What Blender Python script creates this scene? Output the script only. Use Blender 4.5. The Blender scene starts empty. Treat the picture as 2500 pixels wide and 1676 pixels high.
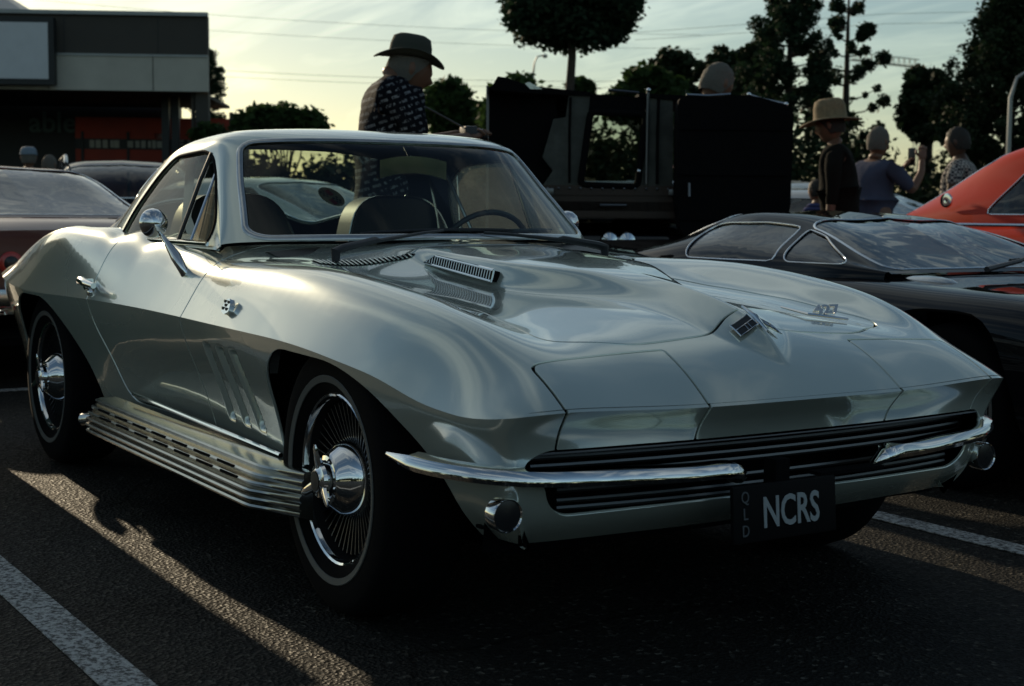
import bpy, bmesh, math, random
import numpy as np
from mathutils import Vector, Matrix
rng = np.random.default_rng(7)
random.seed(7)
R = math.radians
scn = bpy.context.scene
COL = scn.collection

# ---------------------------------------------------------------- camera, sky, sun, exposure
CAM_LOC = (3.154, -2.320, 0.986)
YAW, PIT, ROL = 2.57144, -0.090483, 0.0087550
FOC = 3556.5
fw = np.array([math.cos(YAW)*math.cos(PIT), math.sin(YAW)*math.cos(PIT), math.sin(PIT)])
r0 = np.array([math.sin(YAW), -math.cos(YAW), 0.0]); u0 = np.cross(r0, fw)
rr = r0*math.cos(ROL)+u0*math.sin(ROL); uu = -r0*math.sin(ROL)+u0*math.cos(ROL)
cd = bpy.data.cameras.new('camera'); cam = bpy.data.objects.new('camera', cd); COL.objects.link(cam)
M = Matrix(((rr[0],uu[0],-fw[0],CAM_LOC[0]),(rr[1],uu[1],-fw[1],CAM_LOC[1]),(rr[2],uu[2],-fw[2],CAM_LOC[2]),(0,0,0,1)))
cam.matrix_world = M
cd.sensor_width = 36; cd.sensor_fit = 'HORIZONTAL'; cd.lens = FOC/2500*36
cd.clip_start = 0.05; cd.clip_end = 6000
cd.dof.use_dof = True; cd.dof.focus_distance = 3.9; cd.dof.aperture_fstop = 6.3
scn.camera = cam

SUN_EL, SUN_AZ = R(17.0), R(177.8)      # direction to the sun, azimuth measured from +x towards +y
sd = bpy.data.lights.new('sun', 'SUN'); sun = bpy.data.objects.new('sun', sd); COL.objects.link(sun)
sdir = Vector((math.cos(SUN_AZ)*math.cos(SUN_EL), math.sin(SUN_AZ)*math.cos(SUN_EL), math.sin(SUN_EL)))
sun.rotation_euler = sdir.to_track_quat('Z', 'Y').to_euler()
sun.location = (-20, 0, 12)
sd.energy = 3.8; sd.angle = R(0.53); sd.color = (1.0, 0.81, 0.55)

world = bpy.data.worlds.new('World'); scn.world = world; world.use_nodes = True
wn = world.node_tree; wn.nodes.clear()
def WN(t, **k):
    n = wn.nodes.new(t)
    for a, b in k.items(): setattr(n, a, b)
    return n
wo = WN('ShaderNodeOutputWorld'); wb = WN('ShaderNodeBackground'); sky = WN('ShaderNodeTexSky')
sky.sky_type = 'NISHITA'; sky.sun_disc = False; sky.sun_elevation = SUN_EL
sky.sun_rotation = math.pi/2 - SUN_AZ
sky.air_density = 1.0; sky.dust_density = 0.55; sky.ozone_density = 2.2; sky.altitude = 0
tc = WN('ShaderNodeTexCoord')
# thin streaky cirrus, projected on a high flat layer
sep = WN('ShaderNodeSeparateXYZ'); wn.links.new(tc.outputs['Generated'], sep.inputs[0])
def wm(op, a, b=None, clamp=False):
    n = WN('ShaderNodeMath', operation=op, use_clamp=clamp)
    for i, v in enumerate((a, b)):
        if v is None: continue
        if isinstance(v, (int, float)): n.inputs[i].default_value = v
        else: wn.links.new(v, n.inputs[i])
    return n.outputs[0]
zc = wm('ADD', wm('MAXIMUM', sep.outputs[2], 0.0), 0.10)
px = wm('DIVIDE', sep.outputs[0], zc); py = wm('DIVIDE', sep.outputs[1], zc)
cmb = WN('ShaderNodeCombineXYZ'); wn.links.new(px, cmb.inputs[0]); wn.links.new(py, cmb.inputs[1])
mp = WN('ShaderNodeMapping'); mp.inputs['Rotation'].default_value = (0, 0, R(35)); mp.inputs['Scale'].default_value = (0.55, 1.9, 1)
wn.links.new(cmb.outputs[0], mp.inputs[0])
nz = WN('ShaderNodeTexNoise'); nz.inputs['Scale'].default_value = 1.1; nz.inputs['Detail'].default_value = 9
nz.inputs['Roughness'].default_value = 0.62; nz.inputs['Distortion'].default_value = 1.1
wn.links.new(mp.outputs[0], nz.inputs['Vector'])
cr = WN('ShaderNodeValToRGB'); cr.color_ramp.elements[0].position = 0.47; cr.color_ramp.elements[1].position = 0.64
wn.links.new(nz.outputs[0], cr.inputs[0])
cf = wm('MULTIPLY', cr.outputs[0], wm('ADD', 0.30, wm('MULTIPLY', sep.outputs[2], 1.5, True), True), True)
lo = wm('MULTIPLY', wm('SUBTRACT', sep.outputs[2], 0.015), 14.0, True)
cf = wm('MULTIPLY', cf, lo, True)
# clouds are lit by the same sky: brighter, slightly warmer version of the sky behind them
cl = WN('ShaderNodeMix', data_type='RGBA', blend_type='MULTIPLY'); cl.inputs[0].default_value = 1.0
cl.inputs[7].default_value = (1.25, 1.2, 1.1, 1)
wn.links.new(sky.outputs[0], cl.inputs[6])
ad = WN('ShaderNodeMix', data_type='RGBA', blend_type='ADD'); ad.inputs[0].default_value = 1.0
ad.inputs[7].default_value = (3.0, 2.95, 2.75, 1); wn.links.new(cl.outputs[2], ad.inputs[6])
mx = WN('ShaderNodeMix', data_type='RGBA'); wn.links.new(cf, mx.inputs[0]); wn.links.new(sky.outputs[0], mx.inputs[6]); wn.links.new(ad.outputs[2], mx.inputs[7])
tn = WN('ShaderNodeMix', data_type='RGBA', blend_type='MULTIPLY'); tn.inputs[0].default_value = 1.0; tn.inputs[7].default_value = (1.04, 1.03, .89, 1); wn.links.new(mx.outputs[2], tn.inputs[6]); wn.links.new(tn.outputs[2], wb.inputs[0]); wb.inputs[1].default_value = 0.092
wn.links.new(wb.outputs[0], wo.inputs[0])
scn.view_settings.view_transform = 'Standard'; scn.view_settings.look = 'None'
scn.view_settings.exposure = -0.2; scn.view_settings.gamma = 1.0; scn.view_settings.use_curve_mapping = False
scn.render.engine = 'CYCLES'

# ---------------------------------------------------------------- materials
def mat(name, col=(.5,.5,.5), rough=.5, metal=0.0, coat=0.0, coat_r=.03, spec=None, noise=None, bump=None, emit=None, trans=0.0, alpha=None, sheen=0):
    m = bpy.data.materials.new(name); m.use_nodes = True; nt = m.node_tree; b = nt.nodes['Principled BSDF']
    b.inputs['Base Color'].default_value = (*col, 1); b.inputs['Roughness'].default_value = rough; b.inputs['Metallic'].default_value = metal
    b.inputs['Coat Weight'].default_value = coat; b.inputs['Coat Roughness'].default_value = coat_r
    if spec is not None: b.inputs['Specular IOR Level'].default_value = spec
    b.inputs['Transmission Weight'].default_value = trans
    if sheen: b.inputs['Sheen Weight'].default_value = sheen
    if emit: b.inputs['Emission Color'].default_value = (*emit[0], 1); b.inputs['Emission Strength'].default_value = emit[1]
    t = nt.nodes.new('ShaderNodeTexCoord')
    if noise:   # (scale, amount, detail)
        n = nt.nodes.new('ShaderNodeTexNoise'); n.inputs['Scale'].default_value = noise[0]; n.inputs['Detail'].default_value = noise[2] if len(noise) > 2 else 4
        nt.links.new(t.outputs['Object'], n.inputs['Vector'])
        rp = nt.nodes.new('ShaderNodeMapRange'); rp.inputs[1].default_value = .3; rp.inputs[2].default_value = .7
        rp.inputs[3].default_value = 1-noise[1]; rp.inputs[4].default_value = 1+noise[1]
        nt.links.new(n.outputs[0], rp.inputs[0])
        mm = nt.nodes.new('ShaderNodeMix'); mm.data_type = 'RGBA'; mm.blend_type = 'MULTIPLY'; mm.inputs[0].default_value = 1
        mm.inputs[6].default_value = (*col, 1); nt.links.new(rp.outputs[0], mm.inputs[7]); nt.links.new(mm.outputs[2], b.inputs['Base Color'])
        rr_ = nt.nodes.new('ShaderNodeMapRange'); rr_.inputs[3].default_value = max(.02, rough*.85); rr_.inputs[4].default_value = min(1, rough*1.15+.02)
        nt.links.new(n.outputs[0], rr_.inputs[0]); nt.links.new(rr_.outputs[0], b.inputs['Roughness'])
    if bump:    # (scale, strength, distance)
        n = nt.nodes.new('ShaderNodeTexNoise'); n.inputs['Scale'].default_value = bump[0]; n.inputs['Detail'].default_value = 5
        nt.links.new(t.outputs['Object'], n.inputs['Vector'])
        bp = nt.nodes.new('ShaderNodeBump'); bp.inputs['Strength'].default_value = bump[1]; bp.inputs['Distance'].default_value = bump[2]
        nt.links.new(n.outputs[0], bp.inputs['Height']); nt.links.new(bp.outputs[0], b.inputs['Normal'])
    return m
def glass_mat(name, tint=(.8,.9,.86), refl=1.0, ior=1.5, rough=0.0, dust=0, wave=0):
    m = bpy.data.materials.new(name); m.use_nodes = True; nt = m.node_tree; nt.nodes.clear()
    o = nt.nodes.new('ShaderNodeOutputMaterial'); mx = nt.nodes.new('ShaderNodeMixShader'); tr = nt.nodes.new('ShaderNodeBsdfTransparent')
    gl = nt.nodes.new('ShaderNodeBsdfGlossy'); fr = nt.nodes.new('ShaderNodeFresnel'); ml = nt.nodes.new('ShaderNodeMath'); ml.operation = 'MULTIPLY'; ml.use_clamp = True
    tr.inputs[0].default_value = (*tint, 1); gl.inputs['Roughness'].default_value = rough; fr.inputs[0].default_value = ior
    gm = nt.nodes.new('ShaderNodeNewGeometry')
    nt.links.new(fr.outputs[0], ml.inputs[0]); ml.inputs[1].default_value = refl
    nt.links.new(ml.outputs[0], mx.inputs[0]); nt.links.new(tr.outputs[0], mx.inputs[1]); nt.links.new(gl.outputs[0], mx.inputs[2]); nt.links.new(mx.outputs[0], o.inputs[0])
    # the fresnel node inverts the index on back faces: feed 1/ior there so a thin pane looks alike from both sides
    sc = nt.nodes.new('ShaderNodeMath'); sc.operation = 'MULTIPLY_ADD'; nt.links.new(gm.outputs['Backfacing'], sc.inputs[0]); sc.inputs[1].default_value = 1/ior-ior; sc.inputs[2].default_value = ior; nt.links.new(sc.outputs[0], fr.inputs[0])
    if wave:
        t = nt.nodes.new('ShaderNodeTexCoord'); n = nt.nodes.new('ShaderNodeTexNoise'); n.inputs['Scale'].default_value = 2.6; n.inputs['Detail'].default_value = 2.5; n.inputs['Distortion'].default_value = .6
        nt.links.new(t.outputs['Object'], n.inputs['Vector']); bp = nt.nodes.new('ShaderNodeBump'); bp.inputs['Strength'].default_value = 1; bp.inputs['Distance'].default_value = wave
        nt.links.new(n.outputs[0], bp.inputs['Height']); nt.links.new(bp.outputs[0], gl.inputs['Normal'])
    if dust:
        tl = nt.nodes.new('ShaderNodeBsdfTranslucent'); tl.inputs[0].default_value = (.8,.75,.6,1); m2 = nt.nodes.new('ShaderNodeMixShader'); m2.inputs[0].default_value = dust
        nt.links.new(mx.outputs[0], m2.inputs[1]); nt.links.new(tl.outputs[0], m2.inputs[2]); nt.links.new(m2.outputs[0], o.inputs[0])
    return m
def car_paint(name, col, metal=.6, rough=.38, flake=.12):
    m = mat(name, col, rough, metal, coat=1.0, coat_r=.025)
    nt = m.node_tree; b = nt.nodes['Principled BSDF']; t = nt.nodes.new('ShaderNodeTexCoord')
    n = nt.nodes.new('ShaderNodeTexNoise'); n.inputs['Scale'].default_value = 3.0; n.inputs['Detail'].default_value = 2
    nt.links.new(t.outputs['Object'], n.inputs['Vector'])
    bp = nt.nodes.new('ShaderNodeBump'); bp.inputs['Strength'].default_value = .25; bp.inputs['Distance'].default_value = .006
    nt.links.new(n.outputs[0], bp.inputs['Height']); nt.links.new(bp.outputs[0], b.inputs['Coat Normal']); nt.links.new(bp.outputs[0], b.inputs['Normal'])
    d = nt.nodes.new('ShaderNodeTexNoise'); d.inputs['Scale'].default_value = 14; d.inputs['Detail'].default_value = 6
    nt.links.new(t.outputs['Object'], d.inputs['Vector'])
    mr = nt.nodes.new('ShaderNodeMapRange'); mr.inputs[1].default_value = .35; mr.inputs[2].default_value = .75; mr.inputs[3].default_value = .004; mr.inputs[4].default_value = .03
    nt.links.new(d.outputs[0], mr.inputs[0]); nt.links.new(mr.outputs[0], b.inputs['Coat Roughness'])
    return m
MT = {}
MT['paint'] = car_paint('silver_paint', (.64,.70,.625), .50, .17); MT['paint'].node_tree.nodes['Principled BSDF'].inputs['Coat IOR'].default_value = 2.0
MT['black_paint'] = car_paint('black_paint', (.006,.0065,.008), 0, .3); MT['black_paint'].node_tree.nodes['Principled BSDF'].inputs['Specular IOR Level'].default_value = .0; MT['black_paint'].node_tree.nodes['Principled BSDF'].inputs['Coat Weight'].default_value = .7
MT['maroon_paint'] = car_paint('maroon_paint', (.085,.012,.012), .1, .4); MT['maroon_paint'].node_tree.nodes['Principled BSDF'].inputs['Coat Weight'].default_value = .5
MT['orange_paint'] = car_paint('orange_paint', (.52,.030,.006), 0, .4); MT['orange_paint'].node_tree.nodes['Principled BSDF'].inputs['Coat Weight'].default_value = .3; MT['orange_paint'].node_tree.nodes['Principled BSDF'].inputs['Specular IOR Level'].default_value = .08
MT['grey_paint'] = car_paint('grey_paint', (.35,.38,.40), .4, .4)
MT['white_paint'] = car_paint('white_paint', (.7,.72,.68), 0, .4)
MT['shell'] = mat('shell_black', (.005,.005,.006), .9, spec=.1)
MT['chrome'] = mat('chrome', (.86,.87,.88), .05, 1.0, noise=(9,.04))
MT['chrome_dull'] = mat('brushed_chrome', (.60,.61,.60), .22, 1.0, noise=(30,.08))
MT['alloy'] = mat('dark_alloy', (.16,.165,.17), .35, 1.0)
MT['rubber'] = mat('rubber', (.004,.004,.0045), .9, spec=.12, bump=(90,.3,.002))
MT['black_plastic'] = mat('black_plastic', (.02,.022,.026), .42, noise=(40,.2))
MT['whitewall'] = mat('whitewall', (.10,.105,.10), .6)
MT['dark_metal'] = mat('dark_metal', (.02,.02,.022), .5, .6)
MT['vinyl'] = mat('black_vinyl', (.014,.014,.016), .5, bump=(120,.2,.001))
MT['glass'] = glass_mat('clear_glass', (.72,.80,.75), 1.0)
MT['side_glass'] = glass_mat('side_glass', (.80,.80,.68), 1.0, dust=.22)
MT['dark_glass'] = glass_mat('dark_glass', (.34,.38,.36), 1.7, wave=.02)
MT['lamp_glass'] = mat('lamp_glass', (.02,.02,.022), .25, 0)
MT['plate_black'] = mat('plate_black', (.004,.004,.005), .6, spec=.15)
MT['plate_white'] = mat('plate_letter', (.36,.40,.42), .4)
MT['plate_dim'] = mat('plate_small_letter', (.10,.11,.12), .5)
MT['red'] = mat('red_enamel', (.5,.03,.02), .3, coat=.6)
MT['white'] = mat('white_enamel', (.75,.75,.72), .35)
MT['cream'] = mat('cream_sticker', (.66,.60,.40), .5)
MT['blue'] = mat('blue_print', (.03,.06,.30), .5)

# ---------------------------------------------------------------- object helpers
def tag(o, label=None, cat=None, group=None, kind=None):
    if label: o['label'] = label
    if cat: o['category'] = cat
    if group: o['group'] = group
    if kind: o['kind'] = kind
    return o
def thing(name, label, cat, loc=(0,0,0), rotz=0, group=None):
    o = bpy.data.objects.new(name, None); COL.objects.link(o); o.empty_display_size = .2
    o.location = loc; o.rotation_euler = (0,0,rotz)
    return tag(o, label, cat, group)
def addmesh(name, V, F, m, parent=None, smooth=True, normals=None, mats=None, fm=None):
    me = bpy.data.meshes.new(name)
    V = np.asarray(V, dtype=np.float32)
    if isinstance(F, np.ndarray) and F.ndim == 2:
        k = F.shape[1]; n = len(F)
        me.vertices.add(len(V)); me.vertices.foreach_set('co', V.ravel())
        me.loops.add(n*k); me.loops.foreach_set('vertex_index', F.ravel().astype(np.int32))
        me.polygons.add(n); me.polygons.foreach_set('loop_start', np.arange(0, n*k, k, dtype=np.int32))
        me.polygons.foreach_set('loop_total', np.full(n, k, dtype=np.int32))
        me.update(calc_edges=True)
    else:
        me.from_pydata([tuple(map(float, v)) for v in V], [], [tuple(int(i) for i in f) for f in F]); me.update()
    for mm in (mats or [m]): me.materials.append(mm)
    if fm is not None: me.polygons.foreach_set('material_index', np.asarray(fm, dtype=np.int32))
    if smooth: me.polygons.foreach_set('use_smooth', np.ones(len(me.polygons), dtype=bool))
    if normals is not None:
        me.validate(); me.normals_split_custom_set_from_vertices(np.asarray(normals, dtype=np.float32))
    o = bpy.data.objects.new(name, me); COL.objects.link(o)
    if parent is not None: o.parent = parent
    return o
class MB:
    """collects simple solids into one mesh"""
    def __init__(s): s.V = []; s.F = []
    def add(s, V, F):
        b = len(s.V); s.V += [tuple(v) for v in V]; s.F += [tuple(i+b for i in f) for f in F]; return s
    def box(s, c, h, rot=None, bev=0.0):
        hx, hy, hz = h
        if bev <= 0:
            V = [(x*hx, y*hy, z*hz) for x in (-1,1) for y in (-1,1) for z in (-1,1)]
            F = [(0,1,3,2),(4,6,7,5),(0,4,5,1),(2,3,7,6),(0,2,6,4),(1,5,7,3)]
        else:
            bm = bmesh.new(); bmesh.ops.create_cube(bm, size=2)
            for v in bm.verts: v.co = Vector((v.co.x*hx, v.co.y*hy, v.co.z*hz))
            bmesh.ops.bevel(bm, geom=list(bm.edges), offset=bev, segments=2, affect='EDGES', profile=.6)
            bm.verts.index_update(); V = [tuple(v.co) for v in bm.verts]; F = [tuple(v.index for v in f.verts) for f in bm.faces]; bm.free()
        if rot is not None: V = [rot @ Vector(v) for v in V]
        return s.add([(v[0]+c[0], v[1]+c[1], v[2]+c[2]) for v in V], F)
    def tube(s, pts, rad, n=10, closed=False, caps=True, up=(0,0,1), flat=1.0):
        P = [Vector(p) for p in pts]; m = len(P); rad = rad if hasattr(rad, '__len__') else [rad]*m
        b = len(s.V); prev = None
        for i, p in enumerate(P):
            a = P[(i-1) % m] if (closed or i > 0) else p; c = P[(i+1) % m] if (closed or i < m-1) else p
            t = (c-a).normalized() if (c-a).length > 1e-9 else Vector((1,0,0))
            if prev is None:
                x = t.cross(Vector(up)); x = x.normalized() if x.length > 1e-4 else t.orthogonal().normalized()
            else: x = (prev-t*prev.dot(t)).normalized()
            prev = x; y = x.cross(t)
            for k in range(n):
                an = 2*math.pi*k/n; s.V.append(tuple(p+x*(rad[i]*math.cos(an))+y*(rad[i]*flat*math.sin(an))))
        rng_ = m if closed else m-1
        for i in range(rng_):
            j = (i+1) % m
            for k in range(n):
                s.F.append((b+i*n+k, b+i*n+(k+1) % n, b+j*n+(k+1) % n, b+j*n+k))
        if caps and not closed:
            s.F.append(tuple(b+k for k in range(n))[::-1]); s.F.append(tuple(b+(m-1)*n+k for k in range(n)))
        return s
    def lathe(s, prof, origin=(0,0,0), axis='z', n=32, rot=None, sx=1, sy=1):
        b = len(s.V); m = len(prof)
        for i, (r_, h) in enumerate(prof):
            for k in range(n):
                a = 2*math.pi*k/n; v = Vector((r_*math.cos(a)*sx, r_*math.sin(a)*sy, h))
                if axis == 'y': v = Vector((v.x, v.z, v.y))
                if axis == 'x': v = Vector((v.z, v.x, v.y))
                if rot is not None: v = rot @ v
                s.V.append((v.x+origin[0], v.y+origin[1], v.z+origin[2]))
        for i in range(m-1):
            for k in range(n):
                s.F.append((b+i*n+k, b+i*n+(k+1) % n, b+(i+1)*n+(k+1) % n, b+(i+1)*n+k))
        return s
    def prism(s, poly, z0, z1, fr=None):
        n = len(poly); V = [(p[0], p[1], z0) for p in poly]+[(p[0], p[1], z1) for p in poly]
        if fr: V = [fr(v) for v in V]
        F = [tuple(range(n))[::-1], tuple(range(n, 2*n))]+[(i, (i+1) % n, n+(i+1) % n, n+i) for i in range(n)]
        return s.add(V, F)
    def build(s, name, m, parent=None, smooth=True, auto=True):
        o = addmesh(name, s.V, s.F, m, parent, smooth)
        if smooth and auto:
            bm = bmesh.new(); bm.from_mesh(o.data); bmesh.ops.recalc_face_normals(bm, faces=bm.faces)
            for e in bm.edges:
                if len(e.link_faces) == 2 and e.calc_face_angle(0) > R(38): e.smooth = False
            bm.to_mesh(o.data); bm.free()
        return o
def cs(xk, yk, x, closed=False):
    """natural cubic spline through (xk, yk[, dims])"""
    xk = np.asarray(xk, float); yk = np.asarray(yk, float); x = np.asarray(x, float); n = len(xk)
    if yk.ndim == 1: return cs(xk, yk[:,None], x)[..., 0]
    h = np.diff(xk); A = np.zeros((n,n)); B = np.zeros((n, yk.shape[1])); A[0,0] = A[-1,-1] = 1
    for i in range(1, n-1):
        A[i,i-1] = h[i-1]; A[i,i] = 2*(h[i-1]+h[i]); A[i,i+1] = h[i]
        B[i] = 6*((yk[i+1]-yk[i])/h[i]-(yk[i]-yk[i-1])/h[i-1])
    Mm = np.linalg.solve(A, B); i = np.clip(np.searchsorted(xk, x)-1, 0, n-2)
    a = (xk[i+1]-x)[...,None]; b = (x-xk[i])[...,None]; hh = h[i][...,None]
    return Mm[i]*a**3/(6*hh)+Mm[i+1]*b**3/(6*hh)+(yk[i]/hh-Mm[i]*hh/6)*a+(yk[i+1]/hh-Mm[i+1]*hh/6)*b
def curve(P, n):
    P = np.asarray(P, float); t = np.r_[0, np.cumsum(np.linalg.norm(np.diff(P, axis=0), axis=1))]
    return cs(t, P, np.linspace(0, t[-1], n))
def sdf_poly(Q, poly):
    """signed distance to closed polygon, positive inside"""
    Q = np.asarray(Q, float); A = np.asarray(poly, float); B = np.roll(A, -1, 0)
    out = np.empty(len(Q))
    for s0 in range(0, len(Q), 20000):
        q = Q[s0:s0+20000]; d = np.full(len(q), 1e9); ins = np.zeros(len(q), bool)
        for a, b in zip(A, B):
            e = b-a; L = e@e
            if L < 1e-14: continue
            w = q-a; t = np.clip((w@e)/L, 0, 1); dd = np.hypot(w[:,0]-t*e[0], w[:,1]-t*e[1]); d = np.minimum(d, dd)
            c = (a[1] > q[:,1]) != (b[1] > q[:,1])
            with np.errstate(divide='ignore', invalid='ignore'):
                xx = a[0]+(q[:,1]-a[1])*e[0]/(e[1] if abs(e[1]) > 1e-12 else 1e-12)
            ins ^= c & (q[:,0] < xx)
        out[s0:s0+20000] = np.where(ins, d, -d)
    return out
def roundpoly(P, rad, k=5):
    P = [np.array(p, float) for p in P]; n = len(P); out = []
    rad = rad if hasattr(rad, '__len__') else [rad]*n
    for i in range(n):
        a, b, c = P[i-1], P[i], P[(i+1) % n]; r_ = rad[i]
        if r_ <= 0: out.append(b); continue
        u = (a-b); v = (c-b); lu, lv = np.linalg.norm(u), np.linalg.norm(v); t = min(r_, .48*lu, .48*lv)
        p0 = b+u/lu*t; p1 = b+v/lv*t
        for j in range(k+1):
            w = j/k; out.append((1-w)**2*p0+2*w*(1-w)*b+w*w*p1)
    return np.array(out)
class Srf:
    """triangle surface with vertex normals and 2D attributes that can be cut by scalar fields"""
    def __init__(s, V, N, A, T): s.V, s.N, s.A, s.T = V, N, A, T; s.b = np.zeros(len(V), bool)
    def copy(s):
        c = Srf(s.V.copy(), s.N.copy(), s.A.copy(), s.T.copy()); c.b = s.b.copy(); return c
    def clip(s, d, lip=True):
        T = s.T; eps = 1e-7; d = np.where(np.abs(d) < eps, eps, d); ins = d > 0; c = ins[T].sum(1)
        keep = [T[c == 3]]; n0 = len(s.V)
        edges = {}; 
        part = T[(c == 1) | (c == 2)]
        if len(part) == 0:
            s.T = keep[0]; return s._compact()
        E = np.concatenate([part[:,[0,1]], part[:,[1,2]], part[:,[2,0]]]); E = np.sort(E, 1)
        E = E[ins[E[:,0]] != ins[E[:,1]]]; key = E[:,0].astype(np.int64)*n0+E[:,1]; uk = np.unique(key)
        a = (uk//n0).astype(int); b = (uk % n0).astype(int); t = (d[a]/(d[a]-d[b]))[:,None]
        s.V = np.vstack([s.V, s.V[a]*(1-t)+s.V[b]*t]); nn = s.N[a]*(1-t)+s.N[b]*t
        s.N = np.vstack([s.N, nn/np.linalg.norm(nn, axis=1, keepdims=True)]); s.A = np.vstack([s.A, s.A[a]*(1-t)+s.A[b]*t])
        s.b = np.r_[s.b, np.full(len(uk), lip)]
        def mid(p, q):
            lo_ = np.minimum(p, q).astype(np.int64); hi = np.maximum(p, q); return n0+np.searchsorted(uk, lo_*n0+hi)
        for cnt in (1, 2):
            S = T[c == cnt]
            if len(S) == 0: continue
            m = ins[S] if cnt == 1 else ~ins[S]; k = m.argmax(1); i = np.arange(len(S))
            p, q, r_ = S[i,k], S[i,(k+1)%3], S[i,(k+2)%3]; pq, pr = mid(p, q), mid(p, r_)
            if cnt == 1: keep.append(np.stack([p, pq, pr], 1))
            else: keep += [np.stack([pq, q, r_], 1), np.stack([pq, r_, pr], 1)]
        s.T = np.vstack(keep); return s._compact()
    def _compact(s):
        u, inv = np.unique(s.T, return_inverse=True); s.T = inv.reshape(s.T.shape)
        s.V, s.N, s.A, s.b = s.V[u], s.N[u], s.A[u], s.b[u]; return s
    def lips(s, depth=.008):
        """folded edge along every cut"""
        T = s.T; E = np.concatenate([T[:,[0,1]], T[:,[1,2]], T[:,[2,0]]]); key = np.sort(E, 1); kk = key[:,0].astype(np.int64)*len(s.V)+key[:,1]
        u, idx, cnt = np.unique(kk, return_index=True, return_counts=True); B = E[idx[cnt == 1]]; B = B[s.b[B[:,0]] & s.b[B[:,1]]]
        if len(B) == 0: return s.V, s.N, s.T
        a, b = B[:,0], B[:,1]; n = len(B); base = len(s.V)
        Va, Vb = s.V[a], s.V[b]; Na, Nb = s.N[a], s.N[b]
        out = np.cross(Vb-Va, Na); out /= np.linalg.norm(out, axis=1, keepdims=True)+1e-12
        V2 = np.vstack([Va, Vb, Vb-Nb*depth, Va-Na*depth]); N2 = np.vstack([(out+Na)*.7, (out+Nb)*.7, out, out])
        i = np.arange(n)+base; T2 = np.vstack([np.stack([i+n, i, i+3*n], 1), np.stack([i+n, i+3*n, i+2*n], 1)])
        return np.vstack([s.V, V2]), np.vstack([s.N, N2]), np.vstack([s.T, T2])
def merge(parts):
    V = []; N = []; T = []; o = 0
    for v, n, t in parts: V.append(v); N.append(n); T.append(t+o); o += len(v)
    return np.vstack(V), np.vstack(N), np.vstack(T)
def flipy(p):
    v, n, t = p; return v*[1,-1,1], n*[1,-1,1], t[:, ::-1]
def grid_tris(nu, nv):
    i = np.arange(nu*nv).reshape(nu, nv); a, b, c, d = i[:-1,:-1].ravel(), i[1:,:-1].ravel(), i[1:,1:].ravel(), i[:-1,1:].ravel()
    return np.vstack([np.stack([a,b,c],1), np.stack([a,c,d],1)])
def grid_normals(G):
    du = np.gradient(G, axis=0); dv = np.gradient(G, axis=1); n = np.cross(du, dv); return n/(np.linalg.norm(n, axis=2, keepdims=True)+1e-12)
def tensor(rows, nu, nv, su=None):
    """cubic spline surface through rows[i][j]"""
    P = np.asarray(rows, float); m, k = P.shape[:2]
    tv = np.zeros(k); tv[1:] = np.cumsum(np.linalg.norm(np.diff(P, axis=1), axis=2).mean(0)); tv /= tv[-1]
    tu = np.zeros(m); tu[1:] = np.cumsum(np.linalg.norm(np.diff(P, axis=0), axis=2).mean(1)); tu /= tu[-1]
    U = np.linspace(0, 1, nu); W = np.linspace(0, 1, nv)
    Q = cs(tv, P.transpose(1,0,2).reshape(k, -1), W).reshape(nv, m, 3).transpose(1,0,2)
    G = cs(tu, Q.reshape(m, -1), U).reshape(nu, nv, 3)
    return G, tu, tv
# ================================================================ THE SILVER SPORTS COUPE
coupe = thing('classic_sports_coupe', 'silver vintage sports coupe with sculpted fenders, chrome bumpers and NCRS number plate, parked in front', 'car')
CR = np.array([(.790,0,.572),(.789,.15,.572),(.784,.295,.572),(.772,.45,.575),(.755,.63,.579),(.738,.70,.576),(.705,.752,.570),(.64,.788,.563),(.53,.808,.566),(.42,.822,.583),(.31,.838,.612),(.18,.850,.632),
 (.03,.857,.648),(-.15,.858,.660),(-.4,.852,.665),(-.7,.840,.667),(-1.0,.829,.669),(-1.44,.830,.674),(-1.87,.853,.677),(-2.2,.871,.677),(-2.48,.878,.674),(-2.75,.872,.679),(-3.0,.85,.69),(-3.25,.80,.70),(-3.45,.72,.70),(-3.57,.58,.70),(-3.62,.3,.70),(-3.63,0,.70)])
TOP = [(.65,0,.672),(.55,0,.712),(.45,0,.738),(.3,0,.757),(.13,0,.768),(-.1,0,.785),(-.3,0,.803),(-.45,0,.823),(-.58,0,.855),(-.72,0,.888),
 (.66,.22,.660),(.56,.22,.700),(.45,.25,.728),(.3,.25,.748),(.13,.25,.762),(-.1,.25,.779),(-.3,.25,.798),(-.45,.25,.815),(-.58,.25,.848),(-.74,.25,.880),
 (.614,.284,.676),(.609,.48,.672),(.605,.634,.660),(.69,.45,.630),(.69,.62,.622),(.70,.29,.634),
 (.478,.522,.699),(.52,.40,.704),(.25,.50,.736),(.05,.50,.755),(-.17,.50,.770),(-.35,.50,.785),(-.5,.5,.803),(-.62,.5,.832),(-.8,.5,.856),(-.92,.56,.868),(-.62,.6,.840),
 (.30,.59,.742),(.1,.58,.775),(-.2,.585,.803),
 (-1.1,.66,.862),(-1.3,.68,.865),(-1.6,.69,.868),(-1.9,.70,.882),
 (-2.25,.62,.880),(-2.6,.58,.862),(-2.9,.52,.835),(-3.2,.4,.79),(-3.45,.3,.74),(-3.0,.2,.85),(-3.3,0,.80),(-3.5,0,.745),(-2.6,.3,.9),(-2.6,0,.92),(-1.9,.3,.90),(-1.9,0,.90),(-1.2,.3,.89),(-1.2,0,.89)]
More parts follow.
